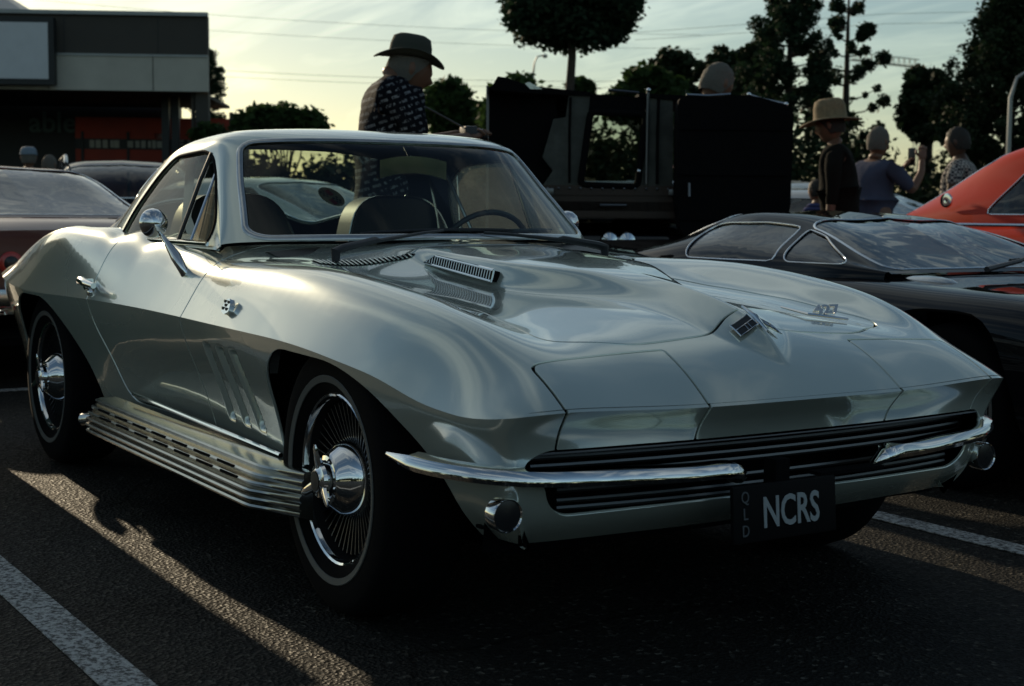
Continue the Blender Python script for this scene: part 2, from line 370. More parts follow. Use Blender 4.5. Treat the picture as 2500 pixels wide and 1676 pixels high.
CROWN = [(.64,.675,.630),(.52,.66,.690),(.42,.66,.733),(.32,.66,.762),(.2,.66,.784),(0,.66,.809),(-.2,.66,.827),(-.4,.66,.835),(-.6,.66,.836),(-.8,.67,.835),(-1.0,.69,.835),(-1.2,.712,.838),(-1.4,.725,.843),(-1.6,.732,.851),(-1.8,.738,.868),(-2.0,.74,.888),(-2.2,.74,.904),(-2.4,.74,.909),(-2.6,.735,.895),(-2.8,.73,.864),(-3.0,.72,.815),(-3.2,.685,.758),(-3.36,.63,.725)]
FLANK = [(.64,.725,.606),(.5,.750,.646),(.3,.779,.697),(.1,.788,.738),(-.1,.790,.760),(-.3,.788,.771),(-.6,.780,.777),(-1.0,.770,.779),(-1.3,.771,.781),(-1.6,.781,.789),(-1.9,.798,.812),(-2.2,.815,.832),(-2.5,.820,.834),(-2.8,.812,.803),(-3.0,.797,.768),(-3.2,.762,.732)]
ncr = 340
crc = curve(CR, ncr)
def tps_fit(P):
    P = np.array(P, float); P = np.vstack([P, P[P[:,1] > 1e-6]*[1,-1,1]]); n = len(P)
    D = np.linalg.norm(P[:,None,:2]-P[None,:,:2], axis=2)**3
    A = np.zeros((n+3, n+3)); A[:n,:n] = D+np.eye(n)*3e-4; A[:n,n] = 1; A[:n,n+1:] = P[:,:2]; A[n,:n] = 1; A[n+1:,:n] = P[:,:2].T
    return P[:,:2], np.linalg.solve(A, np.r_[P[:,2], 0,0,0])
def dense(Ls, step):
    L_ = np.array(Ls, float)[::-1]; x = np.arange(L_[0,0], L_[-1,0]+1e-6, step); return [tuple(p) for p in np.c_[x, cs(L_[:,0], L_[:,1:], x)]]
LOWER = [(p[0], p[1]-.028, p[2]+.034) for p in crc[::2] if -3.3 < p[0] < .56 and p[1] > .5]
tp, tw = tps_fit(list(map(tuple, crc[::2]))+TOP+dense(CROWN,.06)+dense(FLANK,.05)+LOWER)
def tps(Q):
    z = np.empty(len(Q))
    for s0 in range(0, len(Q), 8000):
        q = Q[s0:s0+8000]; D = np.sqrt(((q[:,None]-tp[None])**2).sum(2))**3
        z[s0:s0+8000] = D@tw[:-3]+tw[-3]+q@tw[-2:]
    return z
def sstep(t): t = np.clip(t, 0, 1); return t*t*t*(t*(6*t-15)+10)
BX = [-.80,-.66,-.56,-.45,-.3,-.15,0,.1,.2,.3,.4,.5,.58,.64,.70]
BH = [0,.012,.034,.052,.062,.066,.065,.062,.057,.051,.045,.041,.037,.025,.0]
B1 = [.20,.22,.225,.225,.225,.215,.15,.09,.055,.03,.018,.012,.008,.004,.001]
B2 = [.30,.30,.285,.275,.27,.27,.25,.218,.182,.150,.128,.112,.096,.062,.012]
def bulge(Q):
    x, y = Q[:,0], np.abs(Q[:,1]); xx = np.clip(x, BX[0], BX[-1])
    h = cs(BX, BH, xx); a = np.maximum(cs(BX, B1, xx), .001); b = np.maximum(cs(BX, B2, xx), a+.008)
    f = 1-sstep((y-a)/(b-a)); kx = sstep((x-.02)/.40); f = f*(1-kx)+kx*(np.clip(1-y/(b*1.12),0,1)**1.45); h = np.where((x < BX[0]) | (x > BX[-1]), 0, np.maximum(h, 0))
    return h*f*(1-.10*np.clip(y/.25, 0, 1)**2)
def top_z(Q): return tps(Q)+bulge(Q)
# --- upper surface as a fine grid with analytic-like normals
st = .0095
gx = np.arange(-3.66, .81, st); gy = np.arange(-.92, .9201, st)
X, Y = np.meshgrid(gx, gy, indexing='ij'); Q = np.stack([X.ravel(), Y.ravel()], 1)
yy_ = np.abs(gy) ; half = Q[:,1] >= -1e-9
Z = np.empty(len(Q)); Zg = top_z(Q).reshape(X.shape)
dzx, dzy = np.gradient(Zg, st, st)
Nn = np.stack([-dzx, -dzy, np.ones_like(dzx)], 2); Nn /= np.linalg.norm(Nn, axis=2, keepdims=True)
top0 = Srf(np.stack([X, Y, Zg], 2).reshape(-1,3), Nn.reshape(-1,3), Q.copy(), grid_tris(len(gx), len(gy)))
outline = np.vstack([crc[:,:2], (crc[:,:2]*[1,-1])[::-1]])
def ww(x):   # quick half width for prefilter
    o = np.argsort(crc[:,0]); return np.interp(x, crc[o,0], crc[o,1])
top0.clip(.90-np.abs(top0.A[:,1]), False)
dd = sdf_poly(top0.A, outline)
top0.clip(dd, False)
# --- lower surface hangs from the crease
crz = tps(crc[:,:2]); CRV = np.stack([crc[:,0], crc[:,1], crz], 1)
tg = np.gradient(CRV[:,:2], axis=0); tg /= np.linalg.norm(tg, axis=1, keepdims=True)
nout = np.stack([-tg[:,1]*-1*-1, tg[:,0]], 1); nout = np.stack([tg[:,1], -tg[:,0]], 1)
nout *= np.sign((nout*(CRV[:,:2]-[-1.4,0])).sum(1))[:,None]
VK = [0,.06,.14,.25,.4,.6,.8,1.0]
SIDE = [0,.005,.013,.027,.049,.074,.093,.118]; NOSE = [0,.016,.036,.052,.060,.072,.10,.17]; CORN = [0,.004,.014,.030,.048,.066,.095,.15]
fine = 3; sN = (ncr-1)*fine+1
sid = np.linspace(0, ncr-1, sN); ii = np.arange(ncr)
CF = cs(ii, CRV, sid); NF = cs(ii, nout, sid); NF /= np.linalg.norm(NF, axis=1, keepdims=True)
wn_ = sstep((CF[:,0]-.66)/.10); wc_ = sstep((CF[:,0]-.25)/.30)*(1-wn_); wr_ = sstep((-3.2-CF[:,0])/.3)
nv = 80; vv = np.linspace(0, 1, nv)
oS, oN, oC = cs(VK, SIDE, vv), cs(VK, NOSE, vv), cs(VK, CORN, vv)
off = (1-wn_-wc_)[:,None]*oS+wn_[:,None]*oN+wc_[:,None]*oC
zb = .235+.035*np.maximum(wn_, wc_)+.05*wr_
LG = np.empty((sN, nv, 3)); LG[:,:,:2] = CF[:,None,:2]-NF[:,None,:]*off[:,:,None]
LG[:,:,2] = CF[:,2:3]+(zb-CF[:,2])[:,None]*vv
# side gills pressed into the fender behind the wheel
def gill(x, z, x0, x1, zt=.605, zl=.385):
    t = (zt-z)/(zt-zl); xc = x0+(x1-x0)*t; w = .030
    ins = sstep((z-(zl-.008))/.03)*sstep((zt-z)/.014); q = (x-xc)/w
    return .026*ins*sstep((q+1)/.9)*sstep((1-q)/.22)
gd = sum(gill(LG[:,:,0], LG[:,:,2], a, b) for a, b in ((-.800,-.762),(-.690,-.640),(-.582,-.520)))
LG[:,:,1] -= gd
NG = grid_normals(LG); s_ = np.sign((NG[:,:,:2]*NF[:,None,:]).sum(2).mean()); NG *= s_
gt = grid_tris(sN, nv); gt = gt if s_ > 0 else gt[:, ::-1]
Ag = np.concatenate([LG, np.repeat(CF[:,None,:2], nv, 1)], 2).reshape(-1, 5)
low0 = Srf(LG.reshape(-1,3), NG.reshape(-1,3), Ag, gt)
ARCH_F = roundpoly([(-.375,.15),(-.385,.40),(-.37,.565),(-.25,.640),(.10,.632),(.27,.575),(.40,.475),(.475,.36),(.475,.15)], [0,.08,.10,.12,.14,.12,.10,.05,0])
ARCH_R = roundpoly([(-2.90,.15),(-2.90,.42),(-2.80,.59),(-2.66,.655),(-2.33,.655),(-2.16,.57),(-2.03,.43),(-1.96,.33),(-1.93,.15)], [0,.1,.1,.1,.12,.12,.10,.05,0])
GR = roundpoly([(-.3,.495),(.66,.495),(.70,.47),(.70,.435),(.655,.425),(.64,.375),(.60,.345),(-.3,.352)], [0,.03,.03,.02,.02,.03,.04,0], 4)
la = low0.A
isfront = la[:,0] > .45
dgr = np.where(isfront, sdf_poly(la[:,1:3], GR), -1.0)
low0.clip(np.where(low0.A[:,0] > .2, low0.V[:,2]-.278, .1)); low0.clip(-sdf_poly(low0.A[:,[0,2]], ARCH_F)); low0.clip(-sdf_poly(low0.A[:,[0,2]], ARCH_R))
dgr = np.where(low0.A[:,0] > .45, sdf_poly(low0.A[:,1:3], GR), -.2); low0.clip(-dgr)
# --- panel cuts
GAP = .0042
HOOD = roundpoly([(-.60,.02),(-.60,.30),(-.66,.50),(-.2,.50),(.20,.505),(.478,.535),(.575,.36),(.568,.12),(.530,.04),(.530,.0)], [0,.04,.05,0,.1,.05,.05,.06,.05,0], 6)
HOOD = np.vstack([HOOD, (HOOD*[1,-1])[::-1]])
HLT = roundpoly([(.607,.286),(.601,.638),(.95,.655),(.95,.302)], [.01,.02,0,0], 4)
HLR = HLT
DOOR_T = roundpoly([(-.985,.52),(-.975,.72),(-1.0,.95),(-1.86,.95),(-1.85,.80),(-1.80,.55)], [0,.05,0,0,.05,0], 4)
DOOR_L = roundpoly([(-1.005,.75),(-.992,.60),(-.925,.335),(-1.70,.335),(-1.84,.60),(-1.86,.75)], [0,.08,.02,.10,.06,0], 5)
CAB = roundpoly([(-.80,0),(-.83,.25),(-.93,.48),(-1.06,.60),(-1.15,.635),(-1.5,.655),(-1.95,.665),(-2.3,.58),(-2.7,.46),(-3.1,.40),(-3.2,0)], .03, 3)
CAB = np.vstack([CAB, (CAB*[1,-1])[::-1]])
def cutpanel(base, fn, gap=GAP):
    inn = base.copy(); inn.clip(fn(inn.A)-gap); base.clip(-fn(base.A)-gap); return inn
top0.clip(-sdf_poly(top0.A, CAB))
hood_s = cutpanel(top0, lambda A: sdf_poly(A, HOOD), .0046)
hlt = [cutpanel(top0, lambda A, s=s: sdf_poly(A*[1,s], HLT)) for s in (1,-1)]
drt = [cutpanel(top0, lambda A, s=s: sdf_poly(A*[1,s], DOOR_T)) for s in (1,-1)]
hll = cutpanel(low0, lambda A: np.where((A[:,2] > .42) & (A[:,0] > .5), sdf_poly(A[:,3:5], HLT), -.2))
hll.clip(hll.A[:,2]-.45)
drl = cutpanel(low0, lambda A: sdf_poly(A[:,[0,2]], DOOR_L))
body_parts = [top0.lips(), low0.lips(), flipy(low0.lips())]
v, n, t = merge(body_parts); body = addmesh('body', v, t, MT['paint'], coupe, normals=n)
v, n, t = hood_s.lips(); hood = addmesh('hood', v, t, MT['paint'], coupe, normals=n)
for k in range(2):
    lo_l = hll.lips() if k == 0 else flipy(hll.lips())
    v, n, t = merge([hlt[k].lips(), lo_l]); addmesh('headlight_door', v, t, MT['paint'], coupe, normals=n)
    lo_d = drl.lips() if k == 0 else flipy(drl.lips())
    v, n, t = merge([drt[k].lips(), lo_d]); d_ = addmesh('door', v, t, MT['paint'], coupe, normals=n)
    if k == 1: door_near = d_
    else: door_far = d_
# dark inner structure that shows in the panel gaps
cg = Zg[::3, ::3]; cN = Nn[::3, ::3]; cX = X[::3, ::3]; cY = Y[::3, ::3]
sh = Srf((np.stack([cX, cY, cg], 2)-cN*.011).reshape(-1,3), cN.reshape(-1,3), np.stack([cX.ravel(), cY.ravel()], 1), grid_tris(*cg.shape))
sh.clip(sdf_poly(sh.A, outline*[.996,.988])); sh.clip(-sdf_poly(sh.A, CAB))
ls = Srf((LG[::4, ::4]-NG[::4, ::4]*.010).reshape(-1,3), NG[::4, ::4].reshape(-1,3), LG[::4, ::4].reshape(-1,3), grid_tris(*LG[::4, ::4].shape[:2]))
ls.clip(-sdf_poly(ls.A[:,[0,2]], ARCH_F)); ls.clip(-sdf_poly(ls.A[:,[0,2]], ARCH_R)); ls.clip(-np.where(ls.A[:,0] > .45, sdf_poly(ls.A[:,1:3], GR), -.2))
l_ = (ls.V, ls.N, ls.T)
v, n, t = merge([(sh.V, sh.N, sh.T), l_, flipy(l_)]); addmesh('inner_shell', v, t, MT['shell'], coupe, normals=n)
# wheel wells, floor, grille cavity
mb = MB()
for cx in (0.03, -2.42):
    for s in (-1, 1):
        pr = [(-.50,.25),(-.52,.5),(-.4,.66),(-.1,.70),(.2,.68),(.42,.60),(.55,.4),(.53,.25)]
        b = len(mb.V)
        for (a, z) in pr: mb.V += [(cx+a*.93, s*(.705 if z < .45 else (.76 if z < .56 else .79)), z if z<.64 else z-.03), (cx+a*.93, s*.42, z)]
        for i in range(len(pr)-1): mb.F.append((b+2*i, b+2*i+1, b+2*i+3, b+2*i+2))
        mb.F.append(tuple(b+2*i+1 for i in range(len(pr))))
mb.box((-1.45,0,.215), (1.85,.56,.012)); mb.box((-1.2,0,.215), (.7,.74,.012))
mb.box((.50,0,.43), (.012,.70,.13)); mb.box((.60,0,.535),(.10,.66,.01)); 
for s in (-1,1): mb.box((.56,s*.69,.45), (.06,.008,.03))
mb.build('underbody', MT['shell'], coupe, smooth=False)
# grille bars
for z in (.47,.452,.434,.398,.376,.36):
    w = .66 if z > .42 else .60
    pts = [(.70-.07*abs(y/.7)**2.2, y, z) for y in np.linspace(-w, w, 17)]
    MB().tube(pts, .0035, 6, up=(0,0,1), flat=1.6).build('grille_bar', MT['alloy'], coupe)
# grille surround lip: chrome line under the headlight doors
MB().tube([(.735-.055*abs(y/.7)**2.4, y, .487) for y in np.linspace(-.69,.69,31)], .0028, 6).build('grille_molding', MT['alloy'], coupe)

# --- cabin: roof, pillars and glass from one spline surface
GH = [
 [(-.72,0,.897),(-.75,.25,.895),(-.84,.46,.891),(-.985,.638,.884),(-1.03,.676,.878),(-1.035,.684,.872),(-1.04,.690,.866),(-1.045,.694,.860)],
 [(-.85,0,1.006),(-.878,.24,1.004),(-.962,.44,1.000),(-1.092,.602,.992),(-1.135,.636,.983),(-1.145,.652,.945),(-1.15,.672,.905),(-1.155,.692,.862)],
 [(-.978,0,1.112),(-1.005,.23,1.111),(-1.082,.42,1.107),(-1.200,.566,1.098),(-1.243,.598,1.085),(-1.253,.622,1.02),(-1.258,.655,.945),(-1.262,.692,.862)],
 [(-1.10,0,1.212),(-1.127,.22,1.212),(-1.200,.40,1.209),(-1.305,.526,1.199),(-1.350,.562,1.178),(-1.360,.600,1.09),(-1.365,.648,.975),(-1.37,.694,.862)],
 [(-1.42,0,1.258),(-1.42,.22,1.257),(-1.42,.40,1.247),(-1.45,.512,1.226),(-1.47,.564,1.19),(-1.47,.604,1.095),(-1.47,.650,.98),(-1.47,.697,.862)],
 [(-1.70,0,1.256),(-1.70,.22,1.254),(-1.70,.40,1.242),(-1.71,.505,1.219),(-1.72,.558,1.184),(-1.72,.602,1.09),(-1.72,.652,.978),(-1.72,.700,.862)],
 [(-1.96,0,1.235),(-1.96,.21,1.231),(-1.96,.38,1.214),(-1.96,.472,1.188),(-1.96,.532,1.148),(-1.96,.592,1.07),(-1.96,.652,.97),(-1.96,.706,.862)],
 [(-2.40,0,1.155),(-2.40,.19,1.148),(-2.40,.32,1.126),(-2.40,.398,1.092),(-2.40,.450,1.05),(-2.40,.508,.99),(-2.40,.572,.925),(-2.40,.625,.862)],
 [(-2.9,0,1.02),(-2.9,.17,1.014),(-2.9,.27,.99),(-2.9,.335,.963),(-2.9,.385,.935),(-2.9,.43,.905),(-2.9,.475,.872),(-2.9,.51,.84)],
 [(-3.42,0,.83),(-3.42,.12,.825),(-3.42,.2,.815),(-3.42,.25,.80),(-3.42,.29,.785),(-3.42,.32,.77),(-3.42,.34,.755),(-3.42,.36,.74)]]
G, tu, tv = tensor(GH, 300, 170)
GREAR = G.copy(); GN = grid_normals(G)
if GN[150,5,2] < 0: GN = -GN; gtt = grid_tris(300,170)[:, ::-1]
else: gtt = grid_tris(300,170)
UU, WW = np.meshgrid(np.linspace(0,1,300), np.linspace(0,1,170), indexing='ij')
gh = Srf(G.reshape(-1,3), GN.reshape(-1,3), np.concatenate([G.reshape(-1,3), UU.reshape(-1,1), WW.reshape(-1,1)], 1), gtt)
ul = np.linalg.norm(np.diff(G[:,0], axis=0), axis=1).sum(); wl = np.linalg.norm(np.diff(G[150], axis=0), axis=1).sum()
WS = roundpoly([(-.5*ul,-.5*wl),(-.5*ul,-.5*wl)], 0) if 0 else None
u3, w3 = tu[3], tv[3]
def wsd(A):   # windshield opening in surface coordinates, rounded corners
    u = A[:,3]*ul; w = A[:,4]*wl; cu, cw = (u3*ul)*.5+.003, 0.0; hu, hw = (u3*ul)*.5-.012, w3*wl-.012; r_ = .055
    qx = np.abs(u-cu)-hu+r_; qy = np.abs(w-cw)-hw+r_
    return -(np.hypot(np.maximum(qx,0), np.maximum(qy,0))+np.minimum(np.maximum(qx,qy),0)-r_)
u6, u8 = tu[6], tu[8]
def rwd(A):
    u = A[:,3]*ul; w = A[:,4]*wl; a, b = (u6+.035)*ul, (u8-.005)*ul; cu = (a+b)/2; hu = (b-a)/2; hw = tv[5]*wl*1.0; r_ = .14
    qx = np.abs(u-cu)-hu+r_; qy = np.abs(w)-hw+r_
    return -(np.hypot(np.maximum(qx,0), np.maximum(qy,0))+np.minimum(np.maximum(qx,qy),0)-r_)
SWP = roundpoly([(-1.125,.880),(-1.165,.960),(-1.275,1.080),(-1.365,1.152),(-1.44,1.172),(-1.72,1.160),(-1.86,1.09),(-1.93,.98),(-1.955,.880)], [.05,.02,.04,.03,.03,.06,.06,.04,.02], 5)
def swd(A): return np.where(A[:,4] > tv[4]-.03, sdf_poly(A[:,[0,2]], SWP), -.2)
wsg = gh.copy(); wsg.clip(wsd(wsg.A)-.001, False)
rwg = gh.copy(); rwg.clip(rwd(rwg.A)-.001, False)
swg = gh.copy(); swg.clip(swd(swg.A)-.001, False)
roof = gh.copy(); roof.clip(-wsd(roof.A)); roof.clip(-rwd(roof.A)); roof.clip(-swd(roof.A))
# the door frame shut line over the pillar and roof edge
SEAM = roundpoly([(-1.06,.80),(-1.055,.875),(-1.375,1.185),(-1.41,1.5),(-1.398,1.5),(-1.366,1.190),(-1.046,.870),(-1.05,.80)], 0)
def seamd(A):
    d = sdf_poly(A[:,[0,2]], [( -1.052,.80),(-1.052,.880),(-1.372,1.200),(-1.42,1.5),(-1.4145,1.5),(-1.3665,1.196),(-1.0465,.876),(-1.0465,.80)])
    return np.where((A[:,4] > tv[3]+.012), d, -.1)
roof.clip(-seamd(roof.A))
fullg = merge([roof.lips(.010), flipy(roof.lips(.010))])
addmesh('cabin_shell', fullg[0], fullg[2], MT['paint'], coupe, normals=fullg[1]); bpy.data.objects['cabin_shell'].name = 'roof'
inn = gh.copy(); inn.clip(-wsd(inn.A)-.004, False); inn.clip(-rwd(inn.A)-.004, False); inn.clip(-swd(inn.A)-.004, False)
a_ = (inn.V-inn.N*.014, -inn.N, inn.T[:, ::-1]); v, n, t = merge([a_, flipy(a_)]); addmesh('headliner', v, t, MT['shell'], coupe, normals=n)
def glassobj(name, s, m, inset=.004, both=True, par=None):
    a = (s.V-s.N*inset, s.N, s.T); v, n, t = merge([a, flipy(a)]) if both else a
    return addmesh(name, v, t, m, par or coupe, normals=n)
windshield = glassobj('windshield', wsg, MT['glass'])
rearglass = glassobj('rear_window', rwg, MT['glass'])
# contour of a field on the surface as an ordered loop (for chrome frames)
def contour(s, fn, half=True):
    c = s.copy(); c.clip(fn(c.A)); T = c.T
    E = np.concatenate([T[:,[0,1]], T[:,[1,2]], T[:,[2,0]]]); key = np.sort(E,1); kk = key[:,0].astype(np.int64)*len(c.V)+key[:,1]
    u, idx, cnt = np.unique(kk, return_index=True, return_counts=True); B = E[idx[cnt == 1]]
    nx = {int(a): int(b) for a, b in B}
    Bc = [int(a) for a, b in B if c.b[a]]; 
    start = None; prevs = {b: a for a, b in nx.items()}
    for a in Bc:
        if not c.b[prevs.get(a, a)]: start = a; break
    if start is None: start = Bc[0]
    path = [start]; cur = start
    while True:
        cur = nx.get(cur)
        if cur is None or cur == start or (not c.b[cur]): break
        path.append(cur)
    return c.V[path], c.N[path]
def resample(P, n):
    t = np.r_[0, np.cumsum(np.linalg.norm(np.diff(P, axis=0), axis=1))]; x = np.linspace(0, t[-1], n)
    return np.stack([np.interp(x, t, P[:,k]) for k in range(3)], 1)
def strip(P, N, w, h, name, m, parent, closed=False, n=None):
    """flat molding of width w and height h lying on the surface along P (n sided profile)"""
    P = np.asarray(P); N = np.asarray(N); T = np.gradient(P, axis=0); T /= np.linalg.norm(T, axis=1, keepdims=True)+1e-12
    S = np.cross(T, N); prof = [(-.5,-.4),(-.5,.3),(-.3,.85),(0,1),(.3,.85),(.5,.3),(.5,-.4)]; k = len(prof)
    V = np.concatenate([P[:,None]+S[:,None]*(a*w)+N[:,None]*(b*h) for a, b in prof], 1).reshape(-1,3); m_ = len(P)
    F = [(i*k+j, i*k+(j+1) % k, (i+1)*k+(j+1) % k, (i+1)*k+j) for i in range(m_-1) for j in range(k)]
    mb = MB(); mb.V = [tuple(v) for v in V]; mb.F = F
    return mb.build(name, m, parent)
for fn, w, nm in ((wsd, .022, 'windshield_frame'), (rwd, .016, 'rear_window_frame')):
    P, N = contour(gh, fn); P2, N2 = resample(P, 90), resample(N, 90)
    Pm, Nm = P2*[1,-1,1], N2*[1,-1,1]
    full = np.vstack([P2, Pm[::-1][1:]]); fN = np.vstack([N2, Nm[::-1][1:]])
    strip(np.vstack([full, full[:1]]), np.vstack([fN, fN[:1]]), w, .006, nm, MT['chrome_dull'] if nm[0] == 'w' else MT['chrome'], coupe)
P, N = contour(gh, swd); P, N = resample(P, 100), resample(N, 100)
for s in (1,-1):
    strip(P*[1,s,1], N*[1,s,1], .012, .004, 'window_seal', MT['rubber'], coupe)
# door glass (rear part of the opening) and the vent pane that stands open
for s in (1,-1):
    g_ = swg.copy(); g_.clip(-1.385-g_.A[:,0], False)
    a = (g_.V-g_.N*.006, g_.N, g_.T); a = a if s > 0 else flipy(a)
    addmesh('side_window', a[0], a[2], MT['side_glass'], coupe, normals=a[1])
    # chrome belt molding
    MB().tube([(x, s*(.701+.004*math.sin((x+1.1)*3)), .877) for x in np.linspace(-1.10,-1.98,18)], .006, 8, flat=1.3).build('belt_molding', MT['chrome'], coupe)
    # vent post
    MB().tube([(-1.385,s*.690,.882),(-1.385,s*.655,.97),(-1.385,s*.612,1.08),(-1.39,s*.572,1.165)], .007, 6).build('vent_post', MT['black_plastic'], coupe)
    A0, A1 = Vector((-1.16,s*.690,.885)), Vector((-1.345,s*.580,1.155)); ang = R(38) if s < 0 else R(4)
    hinge = Vector((-1.22,s*.672,.91)); ax = Vector((-.35,-s*.30,.9)).normalized()
    q4 = [Vector((-1.14,s*.692,.884)), Vector((-1.385,s*.694,.884)), Vector((-1.39,s*.575,1.160)), Vector((-1.35,s*.578,1.150))]
    Rm = Matrix.Rotation(ang*s*1, 3, ax); q4 = [hinge+Rm @ (p-hinge) for p in q4]
    vw = addmesh('vent_window', [tuple(p) for p in q4], [(0,1,2,3)], MT['side_glass'], coupe, smooth=False)
    mbv = MB().tube([tuple(p) for p in q4], .0045, 6, closed=True); mbv.build('vent_frame', MT['chrome'], vw)
# --- wheels
def wheel(parent, x, y, z, s, steer=0.0, kind='knock'):
    """s = -1: outer face towards -y"""
    w = bpy.data.objects.new('wheel', None); COL.objects.link(w); w.parent = parent; w.location = (x, y, z); w.rotation_euler = (0, 0, steer)
    f = Matrix.Rotation(0 if s > 0 else math.pi, 3, 'Z')
    def L(prof, n=56): return MB().lathe(prof, axis='y', n=n, rot=f)
    L([(.19,-.17),(.215,-.185),(.27,-.20),(.318,-.185),(.333,-.155),(.338,-.10),(.338,-.06),(.333,-.015),(.318,.012),(.300,.020),(.262,.024),(.240,.021),(.218,.010),(.206,0),(.200,-.012)]).build('tyre', MT['rubber'], w)
    L([(.236,.0212),(.237,.0232),(.252,.0262),(.254,.0240)]).build('whitewall', MT['whitewall'], w)
    L([(.213,-.006),(.211,.003),(.207,.006),(.202,.003),(.199,-.005),(.197,-.008)]).build('rim', MT['chrome'], w)
    mb = L([(.198,-.007),(.192,-.05),(.12,-.075),(.10,-.072),(.095,-.05)])
    mb.build('wheel_cover', MT['dark_metal'], w)
    if kind == 'knock':
        mb = MB()
        for k in range(48):
            a = 2*math.pi*k/48; r_ = f @ Matrix.Rotation(a, 3, 'Y')
            c = r_ @ Vector((.144, -.042, 0)); mb.box(c, (.043, .012, .0016), rot=(r_.to_4x4() @ Matrix.Rotation(.16, 4, 'Z')).to_3x3())
        mb.build('cooling_fins', MT['alloy'], w)
        L([(.103,-.05),(.100,-.030),(.082,.004),(.064,.022),(.060,.030),(.050,.033),(.048,.045)]).build('hub_cone', MT['chrome'], w)
        sp = L([(.044,.036),(.045,.044),(.040,.052),(.031,.055),(.027,.059),(.0,.060)], 28)
        for k in range(3):
            a = 2*math.pi*k/3+.5; r_ = f @ Matrix.Rotation(a, 3, 'Y')
            P = [r_ @ Vector((t, .046+.018*(t-.03)/.08, 0)) for t in (.03,.05,.068,.080,.090)]
            sp.tube(P, [.014,.013,.011,.009,.004], 8, up=tuple(f @ Vector((0,1,0))), flat=.7)
        sp.build('spinner', MT['chrome'], w)
        # emblem pressed into the centre
        L([(.024,.0605),(.0,.0615)], 24).build('hub_emblem', MT['black_plastic'], w)
    else:
        mb = MB()
        for k in range(8):
            a = 2*math.pi*k/8; r_ = f @ Matrix.Rotation(a, 3, 'Y'); c = r_ @ Vector((.11, -.04, 0)); mb.box(c, (.075, .012, .016), rot=r_)
        mb.build('spokes', MT['alloy'], w)
        L([(.06,-.05),(.055,-.02),(.03,-.012),(.0,-.01)], 24).build('hub_cap', MT['chrome'], w)
    return w
wheel(coupe, 0, -.795, .336, -1, R(-2)); wheel(coupe, 0, .795, .336, 1, R(-2))
wheel(coupe, -2.489, -.80, .336, -1); wheel(coupe, -2.489, .80, .336, 1)

MT['exhaust'] = mat('polished_steel', (.42,.42,.40), .20, 1.0, noise=(30,.1))
# --- front bumpers: two slim chrome blades that wrap round the corners
def blade(path, name, m, parent, prof, taper):
    P = curve(path, 60); T = np.gradient(P, axis=0); T /= np.linalg.norm(T, axis=1, keepdims=True)
    up = np.array([0,0,1.]); O = np.cross(T, up); O /= np.linalg.norm(O, axis=1, keepdims=True)
    O *= np.sign((O*(P-[-1,0,.4])).sum(1))[:,None]; k = len(prof); s = taper(np.linspace(0,1,60))
    V = np.concatenate([P[:,None]+O[:,None]*(a*s[:,None,None])+up*(b*s[:,None,None]) for a, b in prof], 1).reshape(-1,3)
    F = [(i*k+j, i*k+(j+1) % k, (i+1)*k+(j+1) % k, (i+1)*k+j) for i in range(59) for j in range(k)]
    F += [tuple(range(k)), tuple(range(59*k, 60*k))[::-1]]
    mb = MB(); mb.V = [tuple(v) for v in V]; mb.F = F; return mb.build(name, m, parent)
bprof = [(-.045,.014),(-.020,.020),(.006,.015),(.015,.004),(.016,-.006),(.009,-.016),(-.010,-.020),(-.03,-.017),(-.025,0)]
bt = lambda t: np.clip(np.minimum(t/.03*.5+.5, 1)*np.minimum(1, (1-t)/.10*.75+.25), 0, 1)
